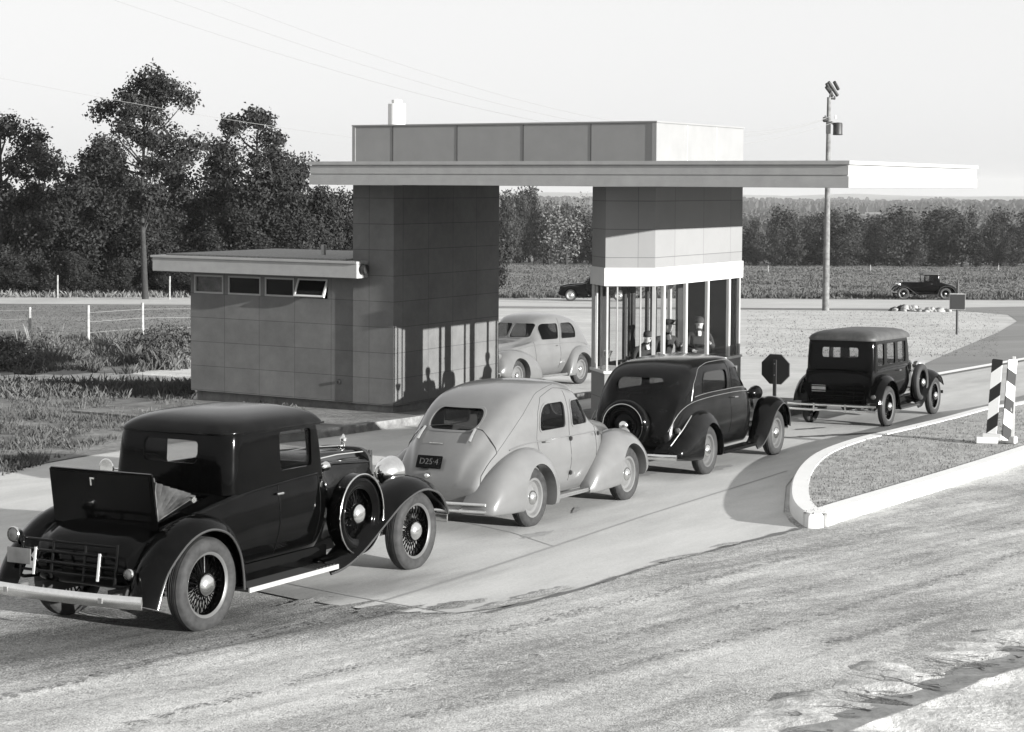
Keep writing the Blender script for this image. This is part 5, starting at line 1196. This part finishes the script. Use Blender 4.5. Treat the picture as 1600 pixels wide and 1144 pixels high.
# striped boards on the island
pb = at(1552, 692, KH); e = empty('striped_barrier', upright(pb, -.35), 'pair of black and white striped boards on a white base at the island end', 'barrier')
for x, wdt, yaw, hh in ((-.04, .165, R(-10), 1.27), (.19, .145, R(28), 1.27)):
    me = MB().box((0, 0, hh / 2 + .05), (wdt, .022, hh)).mesh(.003)
    me.transform(Matrix.Translation((x, 0, 0)) @ Matrix.Rotation(R(3.5), 4, 'Y') @ Matrix.Rotation(yaw, 4, 'Z')); link('striped_board', me, M['stripe_left' if x < 0 else 'stripe'], e, 30)
    me = MB().box((0, .045, hh / 2 + .04), (wdt * .7, .06, hh - .03)).mesh(.003)
    me.transform(Matrix.Translation((x, 0, 0)) @ Matrix.Rotation(R(3.5), 4, 'Y') @ Matrix.Rotation(yaw, 4, 'Z')); link('board_backing', me, M['white'], e, 30)
MB().box((.28, .12, .68), (.05, .05, 1.36)).build('upright', M['white'], e, 30, .004)
MB().box((.10, .03, .52), (.34, .05, .07), Matrix.Rotation(R(-8), 3, 'Y')).build('cross_rail', M['white'], e, 30, .004)
b = MB(); b.box((-.10, -.06, .05), (.34, .18, .10), Matrix.Rotation(.2, 3, 'Z')); b.box((.18, .10, .055), (.34, .14, .11), Matrix.Rotation(-.3, 3, 'Z')); b.box((-.02, .02, .10), (.30, .22, .10)); b.build('base', M['white'], e, 30, .012)
# utility pole
p = at(1290, 485.5); e = empty('utility_pole', upright(p, 0), 'tall wooden utility pole with a transformer and a cluster of floodlights at its top', 'utility pole')
s_ = 2863 / p.y; Hp = lambda py: at_y(1292, py, p.y).z - p.z; lx = lambda px, py: (px - 1290 - (485 - py) * ROLL) / s_
MB().cyl((0, 0, -.3), (.02, 0, Hp(152)), .185, .10, n=14).build('pole', M['wood'], e, 60)
for a, b in (((1288, 131), (1299, 150)), ((1291, 128.5), (1307, 149)), ((1300, 128.5), (1308, 139)), ((1287.5, 136.5), (1297, 146))):
    MB().cyl((lx(*a), -.1, Hp(a[1])), (lx(*b), .25, Hp(b[1])), .085, n=12).build('floodlight', M['darkmetal'], e, 40)
MB().box((.0 + lx(1297, 153), 0, Hp(154)), (.34, .12, .10)).cyl((.06, 0, Hp(152)), (.15, .05, Hp(140)), .05, n=8).tube([(lx(1294, 154), 0, Hp(154)), (lx(1301, 155), 0, Hp(155)), (lx(1301.5, 150), 0, Hp(150))], .04, 8).build('light_bracket', M['darkmetal'], e, 40)
MB().cyl((lx(1286, 187), -.1, Hp(187)), (lx(1304, 193), .3, Hp(194)), .07, n=8).lathe([(.12, -.1), (.14, 0), (.12, .1)], (lx(1286, 187), -.1, Hp(187)), 'X', 12).build('crossarm', M['darkmetal'], e, 40)
MB().lathe([(.01, .02), (.22, 0), (.26, .03), (.24, .08), (.24, .58), (.20, .63), (.01, .65)], (lx(1307.5, 200), .2, Hp(211)), 'Z', 20).build('transformer', M['darkmetal'], e, 40)
MB().bx((-.10, -.16, Hp(209)), (.10, .1, Hp(190))).build('mounting_plate', M['darkmetal'], e, 30)
for px_ in (1287, 1303):
    MB().lathe([(.02, 0), (.045, .05), (.03, .1), (.045, .14), (.01, .2)], (lx(px_, 185), .05, Hp(186)), 'Z', 10).build('insulator', M['white'], e, 50)
# wires sagging in from the near left
pt = p + Vector((0, 0, Hp(188)))
for i, (ax, ay, Yn, dz) in enumerate([(120, -20, 30, 0), (190, -30, 30, .25), (245, -40, 31, .5), (-60, 110, 34, -.25)]):
    a = at_y(ax, ay, Yn); b = pt + Vector((-.3 + .2 * i, 0, dz * .4)); pts = []
    for k in range(41):
        f = k / 40; q = a.lerp(b, f); q.z -= 4 * 1.6 * f * (1 - f); pts.append(q)
    w_ = MB().tube(pts, [.003 + .008 * k / 40 for k in range(41)], 4).build('overhead_wire', M['wire'], None, 60)
    tag(w_, ['lowest of the upper three overhead wires crossing the sky', 'middle of the three overhead wires crossing the sky', 'topmost overhead wire crossing the sky', 'faint overhead wire low over the trees at left'][i], 'wire', 'overhead wires')
# white marker posts, left
def wpost(p, h, r, label, group):
    o = MB().cyl((0, 0, -.1), (random.uniform(-.02, .02), 0, h), r, r * .9, n=8).build('marker_post', M['post'], None, 50, mw=Matrix.Translation(p)); return tag(o, label, 'post', group)
for (x, y, yt, lb) in ((47, 532, 480, 'white wooden post left of the annex, leftmost of three among tall grass'), (138, 537, 477, 'white wooden post left of the annex, middle one of three'), (223, 529, 473, 'white wooden post nearest the annex, rightmost of three')):
    p = at(x, y); wpost(p, at_y(x, yt, p.y).z - p.z, .055, lb, 'white posts left of the annex')
for k_, dz_ in enumerate((.35, .70, 1.0)):      # fence wires strung along the posts
    P_ = [at(x, y) + Vector((0, 0, dz_)) for x, y in ((-120, 535), (47, 532), (138, 537), (223, 529), (330, 527))]
    tag(MB().tube(P_, .006, 4).build('fence_wire', M['wire'], None, 60), ['lowest fence wire strung along the white posts', 'middle fence wire strung along the white posts', 'top fence wire strung along the white posts'][k_], 'wire', 'fence wires at left')
for i, (x, y) in enumerate(((90, 466), (265, 468), (1200, 426), (1360, 424), (1560, 424))):
    p = at(x, y); o = wpost(p, 1.35 if y > 450 else .9, .05 if y > 450 else .06, 'small pale fence post out in the field before the trees' if y < 450 else 'pale post beside the far road before the wood', 'far field posts' if y < 450 else 'posts by the far road')
# rubble heap by the far road
def heap(px, py, n, spread, r, m, label, cat='rubble'):
    c = at(px, py); bm = bmesh.new()
    for _ in range(n):
        a = random.uniform(0, 6.3); d = abs(random.gauss(0, .5)) * spread
        rock(bm, (c.x + math.cos(a) * d, c.y + math.sin(a) * d * .5, c.z + random.uniform(0, .25) * max(0, 1 - d / spread)), random.uniform(.5, 1) * r, .8)
    me = bpy.data.meshes.new('rubble_heap'); bm.to_mesh(me); bm.free(); return tag(link('rubble_heap', me, m, None, 60), label, cat)
heap(1425, 486.5, 26, 1.0, .22, M['rubble'], 'white heap of rubble beside a dark lump near the far road')
heap(1462, 487.5, 22, 1.0, .20, M['rubble'], 'white heap of rubble below the square sign board')
heap(1410, 486, 18, .7, .22, M['dark'], 'low dark lump at the left end of the white rubble')

# ================================================================== vegetation
def leafmesh(name, blobs, n, s, m, seed, flat=.0):
    """leaf-sized faces spread through clumps: blobs = (centre, radii, weight)"""
    rnd = random.Random(seed); V_ = []; F_ = []; tot = sum(b[2] for b in blobs)
    for c, r, w_ in blobs:
        for _ in range(int(n * w_ / tot)):
            d = Vector((rnd.gauss(0, 1), rnd.gauss(0, 1), rnd.gauss(0, 1))); d.normalize(); q = rnd.random() ** .55 * (1 + .5 * rnd.random() * (rnd.random() < .3))
            p = Vector((c[0] + d.x * r[0] * q, c[1] + d.y * r[1] * q, c[2] + d.z * r[2] * q))
            nn = (d + Vector((rnd.gauss(0, .7), rnd.gauss(0, .7), rnd.gauss(.25, .7)))).normalized(); a = nn.orthogonal().normalized(); a = Matrix.Rotation(rnd.uniform(0, 6.3), 3, nn) @ a; b = nn.cross(a)
            L = s * rnd.uniform(.6, 1.3); W_ = L * rnd.uniform(.45, .8); i = len(V_)
            V_ += [p - a * L * .5, p - b * W_ * .5 + nn * L * .12, p + a * L * .5, p + b * W_ * .5 + nn * L * .12]; F_.append((i, i + 1, i + 2, i + 3))
    me = bpy.data.meshes.new(name); me.from_pydata(V_, [], F_); me.materials.append(m); return me
def make_tree(label, cat, p, h, cw, base=.25, n=7000, s=.34, seed=1, clumps=26, cr_=.16, m=None, trunk=.16, group=None, dens=1.0, shape='round', lean=0.0, name='broadleaf_tree'):
    rnd = random.Random(seed); e = empty(name, Matrix.Translation(p), label, cat, group)
    z0 = h * base; cz = (h + z0) / 2; rz = (h - z0) / 2; cl = []
    for i in range(clumps):
        for _ in range(30):
            a = rnd.uniform(0, 2 * PI); t = rnd.uniform(-1, 1)
            if shape == 'round': w_ = math.sqrt(max(0, 1 - t * t)) ** .8
            elif shape == 'cone': w_ = max(0, (1 - t) / 2) ** .65
            elif shape == 'vase': w_ = max(0, 1 - abs(t - .25) ** 2.2 * .9)
            else: w_ = 1
            q = rnd.random() ** .45
            c = Vector((math.cos(a) * cw / 2 * w_ * q, math.sin(a) * cw / 2 * w_ * q, cz + t * rz * .90))
            if all((c - k).length > cw * cr_ * .8 for k in cl): break
        cl.append(c)
    blobs = []
    for c in cl:
        r = cw * cr_ * rnd.uniform(.75, 1.35); blobs.append((c, (r, r * rnd.uniform(.8, 1.1), r * rnd.uniform(.7, 1.05)), r * r))
    if dens >= 1: blobs.append((Vector((0, 0, cz)), (cw * .30, cw * .30, rz * .7), sum(b[2] for b in blobs) * .2))
    cm = leafmesh('crown', blobs, n, s, m or M['leaf'], seed); link('crown', cm, None, e)
    tb = MB(); pts = [(0, 0, -.3), (0.02 * h * lean, 0, h * .15), (.05 * h * lean, .02, h * .4), (.02 * h * lean, 0, h * .65), (0, 0, h * .88)]
    tb.tube(smooth(pts, 3), [trunk * (1.15 - 1.0 * i / 12) + .012 for i in range(13)], 8)
    for c in cl[:18]:
        zb_ = max(z0 * .8, c.z - rnd.uniform(.10, .25) * h); a = Vector((.03 * h * lean, 0, zb_)); mid = a.lerp(c, .5) + Vector((0, 0, -.02 * h))
        tb.tube([a, mid, c], [trunk * .38, trunk * .25, trunk * .08], 5)
    tb.build('trunk', M['bark'], e, 60); return e
def dup(e, p, rz, sc_, label=None, group=None):
    r = e.copy(); col.objects.link(r); r.matrix_world = Matrix.Translation(p) @ Matrix.Rotation(rz, 4, 'Z') @ Matrix.Diagonal((*sc_, 1))
    if label: r['label'] = label
    if group: r['group'] = group
    for ch in list(e.children):
        c = ch.copy(); col.objects.link(c); c.parent = r
        for g_ in ch.children: d = g_.copy(); col.objects.link(d); d.parent = c
    return r
def tp(px, Y): q = at_y(px, 400, Y); return Vector((q.x, Y, gz(q.x, Y)))
def th_(px, top, Y): return at_y(px, top, Y).z - gz(0, Y)
def tw(wpx, Y): return wpx * Y / 2863
Yt = 106
make_tree('tall slender tree with an open crown and a long bare trunk, highest in the photo', 'tree', tp(227, Yt), th_(227, 108, Yt), tw(178, Yt), .36, 15000, .22, 77, 44, .115, trunk=.17, dens=.5, shape='round', lean=-.25)
make_tree('leafy tree with a pointed top just left of the tall slender tree', 'tree', tp(165, 116), th_(165, 205, 116), tw(170, 116), .12, 15000, .22, 12, 30, .13, trunk=.14, dens=.8, shape='cone')
make_tree('big dense tree with a rounded top, left of the canopy corner', 'tree', tp(402, 118), th_(402, 170, 118), tw(165, 118), .12, 24000, .24, 43, 46, .115, trunk=.25, shape='round')
make_tree('tall tree cut by the left edge of the photo', 'tree', tp(2, 112), th_(2, 176, 112), tw(175, 112), .10, 17000, .22, 14, 32, .14, trunk=.22, dens=.8)
make_tree('smaller thin tree beside the one at the left edge', 'tree', tp(62, 115), th_(62, 205, 115), tw(60, 115), .2, 5000, .2, 15, 14, .22, trunk=.12, dens=.5, shape='cone')
wa1 = make_tree('dense dark tree in the mass of the wood at left', 'tree', tp(300, 124), th_(300, 262, 124), tw(160, 124), .05, 16000, .25, 16, 28, .15, group='trees of the left wood')
wa2 = make_tree('dense dark tree in the mass of the wood at left', 'tree', tp(90, 126), th_(90, 280, 126), tw(150, 126), .04, 16000, .25, 17, 28, .15, group='trees of the left wood', shape='cone')
for (px_, top, wd, Y, src, rz) in [(130, 262, 150, 128, wa1, 1), (210, 270, 150, 130, wa2, 2), (350, 262, 150, 128, wa2, 3), (455, 245, 150, 126, wa1, 4), (500, 285, 130, 124, wa2, 5), (545, 300, 120, 128, wa1, 2.2), (590, 300, 120, 132, wa2, .7), (660, 290, 140, 134, wa1, 5.2), (730, 290, 140, 134, wa2, 3.3), (30, 290, 150, 124, wa1, 2.6), (-50, 230, 160, 124, wa2, .4), (250, 330, 130, 116, wa1, 3.9), (330, 345, 120, 116, wa2, 1.6), (400, 330, 130, 116, wa1, .2), (60, 360, 120, 116, wa2, 5.5), (150, 350, 120, 118, wa1, 4.6), (480, 335, 120, 118, wa2, 2.9), (-10, 330, 120, 116, wa1, 3.0), (110, 390, 90, 111, wa2, 4.0), (20, 400, 90, 111, wa1, 1.2), (190, 400, 80, 112, wa2, 1.9), (290, 400, 90, 111, wa1, .9), (370, 395, 90, 112, wa2, 5.0)]:
    h = th_(px_, top, Y); h0 = th_(300, 262, 124) if src is wa1 else th_(90, 280, 126); w0 = tw(160, 124) if src is wa1 else tw(150, 126)
    k = tw(wd, Y) / w0; dup(src, tp(px_, Y), rz, (k, k, h / h0))
# line of trees beyond the field
fa = make_tree('bushy tree in the long line of trees beyond the field', 'tree', tp(1215, 318), th_(1215, 326, 318), tw(66, 318), .06, 3600, .42, 21, 16, .19, m=M['leaf_far'], trunk=.2, group='far line of trees')
fb = make_tree('bushy tree in the long line of trees beyond the field', 'tree', tp(1330, 322), th_(1330, 332, 322), tw(60, 322), .05, 3600, .42, 22, 16, .19, m=M['leaf_far'], trunk=.2, group='far line of trees', shape='cone')
rnd = random.Random(5); ha, hb_ = th_(1215, 326, 318), th_(1330, 332, 322)
x = 770
while x < 1680:
    for q in range(2):
        Y = rnd.uniform(305, 335) if q else rnd.uniform(336, 350); src, h0, w0 = ((fa, ha, tw(66, 318)), (fb, hb_, tw(60, 322)))[rnd.random() < .5]
        top = rnd.uniform(328, 370) + (-14 if rnd.random() < .15 else 0) if x > 930 else (rnd.uniform(292, 310) if x < 835 else rnd.uniform(320, 345)); wd = rnd.choice((28, 40, 55, 70, 110)); h = th_(x, top, Y); k = tw(wd, Y) / w0
        dup(src, tp(x + rnd.uniform(-8, 8), Y), rnd.uniform(0, 6), (k, k, h / h0))
    x += rnd.uniform(19, 27)
make_tree('bare branched pale shrub seen through the gap under the canopy', 'shrub', tp(885, 300), th_(885, 316, 300), tw(90, 300), .04, 1400, .5, 31, 14, .18, m=M['leaf_pale'], trunk=.2, dens=.5, shape='vase')
# far woods on the distant land: one hazy mass
bm_v = []; bm_f = []; rnd = random.Random(9)
for _ in range(26000):
    Y = rnd.uniform(900, 4200); X = rnd.uniform(-.30, .42) * Y
    if noise.noise(Vector((X / 160, Y / 260, 7))) < -.05: continue
    k = min(1, max(0, (Y - 1000) / 1500)); z = gz(X, Y) + k * (22 * noise.noise(Vector((X / 900, Y / 1300, 1.3))) + 9 * noise.noise(Vector((X / 260, Y / 400, 4.1)))) + (k * .0022 * (min(Y, 5200) - 1000) if Y > 1000 else 0)
    h = rnd.uniform(6, 14); w_ = rnd.uniform(4, 9); a = rnd.uniform(0, 3.1); i = len(bm_v)
    for q in range(2):
        dx, dy = math.cos(a + q * 1.6) * w_, math.sin(a + q * 1.6) * w_; i = len(bm_v)
        bm_v += [(X - dx * .6, Y - dy * .6, z - 1), (X + dx * .6, Y + dy * .6, z - 1), (X + dx, Y + dy, z + h * .6), (X + dx * .3, Y + dy * .3, z + h), (X - dx * .5, Y - dy * .5, z + h * .92), (X - dx, Y - dy, z + h * .5)]; bm_f.append(tuple(range(i, i + 6)))
me = bpy.data.meshes.new('distant_woods'); me.from_pydata(bm_v, [], bm_f); me.materials.append(M['leaf_far']); o = link('distant_woods', me, None); o['kind'] = 'stuff'
# grasses
def blades(name, gen, n, m, seed, k=3, lean=.25, base=0.0):
    rnd = random.Random(seed); V_ = []; F_ = []
    for _ in range(n):
        r = gen(rnd)
        if r is None: continue
        x, y, h, w_ = r; z = gz(x, y) + base
        for _ in range(k):
            a = rnd.uniform(0, 6.3); dx, dy = math.cos(a) * w_, math.sin(a) * w_; ox, oy = rnd.gauss(0, w_ * 1.5), rnd.gauss(0, w_ * 1.5); lx_, ly_ = rnd.gauss(0, h * lean), rnd.gauss(0, h * lean); hh = h * rnd.uniform(.5, 1.1); i = len(V_)
            V_ += [(x + ox - dx, y + oy - dy, z - .02), (x + ox + dx, y + oy + dy, z - .02), (x + ox + lx_ + dx * .4, y + oy + ly_ + dy * .4, z + hh * .8), (x + ox + lx_ * 1.5, y + oy + ly_ * 1.5, z + hh)]; F_.append((i, i + 1, i + 2, i + 3))
    me = bpy.data.meshes.new(name); me.from_pydata(V_, [], F_); me.materials.append(m); o = link(name, me, None); o['kind'] = 'stuff'; return o
def g_field(r):
    Y = 115 + (196 * r.random() ** 1.4); X = r.uniform(-.30, .30) * Y
    return X, Y, r.uniform(.05, .15) * (1 + max(0, noise.noise(Vector((X / 7, Y / 14, 0)))) * 2.2), .03 + Y * .0003
blades('field_grass', g_field, 40000, M['grass'], 1)
def g_left(r):
    px_, py_ = r.uniform(-60, 298), r.uniform(528, 597); p = at(px_, py_)
    if py_ > 583 + 4 * math.sin(px_ / 23): return None
    d = noise.noise(Vector((p.x / 1.2, p.y / 2.5, 0)))
    if d < -.12: return None
    return p.x, p.y, r.uniform(.06, .24) * (1.2 + d * 2), .02
blades('weeds', g_left, 8000, M['weed'], 2)
for i, (px_, py_, h, wd) in enumerate(((12, 562, .5, 1.3), (66, 560, .6, 1.4), (215, 560, .6, 1.3), (262, 552, .8, 1.3), (285, 562, .9, 1.0), (240, 574, .4, .9), (30, 580, .4, 1.2))):
    make_tree('low ragged bush among the weeds left of the annex', 'bush', at(px_, py_), h, wd, .05, 900, .09, 60 + i, 10, .22, m=M['weedleaf'], trunk=.02, dens=.8, name='bush', group='bushes left of the annex')
def g_left2(r):
    Y = r.uniform(55, 94); X = r.uniform(-.36, -.165) * Y; return X, Y, r.uniform(.02, .07), .02
blades('meadow_grass', g_left2, 9000, M['grass'], 3)
def g_stalk(r):
    p = at(r.choice((38, 50, 70, 85, 92)) + r.gauss(0, 5), r.uniform(545, 556)); return p.x, p.y, r.uniform(.3, 1.0), .016
blades('dry_stalks', g_stalk, 34, M['drygrass'], 4, 2, .07)
def g_verge(r):
    px_, py_ = r.uniform(-60, 480), r.uniform(604, 745)
    if py_ > 690 - px_ * .02 + (max(0, 190 - px_) * .3): return None
    p = at(px_, py_); d = noise.noise(Vector((p.x / .9, p.y / 1.3, 5)))
    if d < -.05: return None
    return p.x, p.y, r.uniform(.03, .12) * (1.3 + d), .012
blades('bank_weeds', g_verge, 9000, M['weed'], 5)
def g_line(r):
    p = at(r.uniform(-40, 300), r.gauss(612, 5)); return p.x, p.y, r.uniform(.08, .28), .02
blades('bank_weeds', g_line, 2600, M['weed'], 6)
def g_isl(r):
    p = at(r.uniform(1255, 1700), r.uniform(640, 825), KH)
    a = [q for q in inner]; inside = False; j = len(a) - 1
    for i in range(len(a)):
        if (a[i].y > p.y) != (a[j].y > p.y) and p.x < (a[j].x - a[i].x) * (p.y - a[i].y) / (a[j].y - a[i].y) + a[i].x: inside = not inside
        j = i
    if not inside: return None
    return p.x, p.y, r.uniform(.012, .035), .006
blades('island_turf', g_isl, 16000, M['islandblade'], 7, 2, .25, KH - .012)
def g_right(r):
    p = at(r.uniform(1165, 1560), 486 + 72 * r.random()); return p.x, p.y, r.uniform(.02, .06), .012
blades('verge_grass', g_right, 5000, M['grass'], 8, 2)
def g_road(r):
    px_ = r.uniform(780, 1640); p = at(px_, r.gauss(464.8, .8)); return p.x, p.y, r.uniform(.15, .5), .05
blades('roadside_weeds', g_road, 1500, M['weed'], 9)
def g_road2(r):
    px_ = r.uniform(-40, 300); p = at(px_, r.uniform(455, 465.5)); return p.x, p.y, r.uniform(.15, .5), .03
blades('roadside_weeds', g_road2, 2600, M['drygrass'], 10)
# haze over the far land
HZ_ON = True
if HZ_ON:
    hb = MB().bx((-3200, -60, -95), (3200, 6000, 32)).mesh(); m = bpy.data.materials.new('haze'); m.use_nodes = True; n = m.node_tree.nodes; n.clear()
    o_ = n.new('ShaderNodeOutputMaterial'); pv = n.new('ShaderNodeVolumePrincipled'); pv.inputs['Color'].default_value = (.95, .95, .94, 1); pv.inputs['Density'].default_value = .00010; pv.inputs['Anisotropy'].default_value = .2
    m.node_tree.links.new(pv.outputs[0], o_.inputs['Volume']); hz = link('haze', hb, m); hz['kind'] = 'stuff'
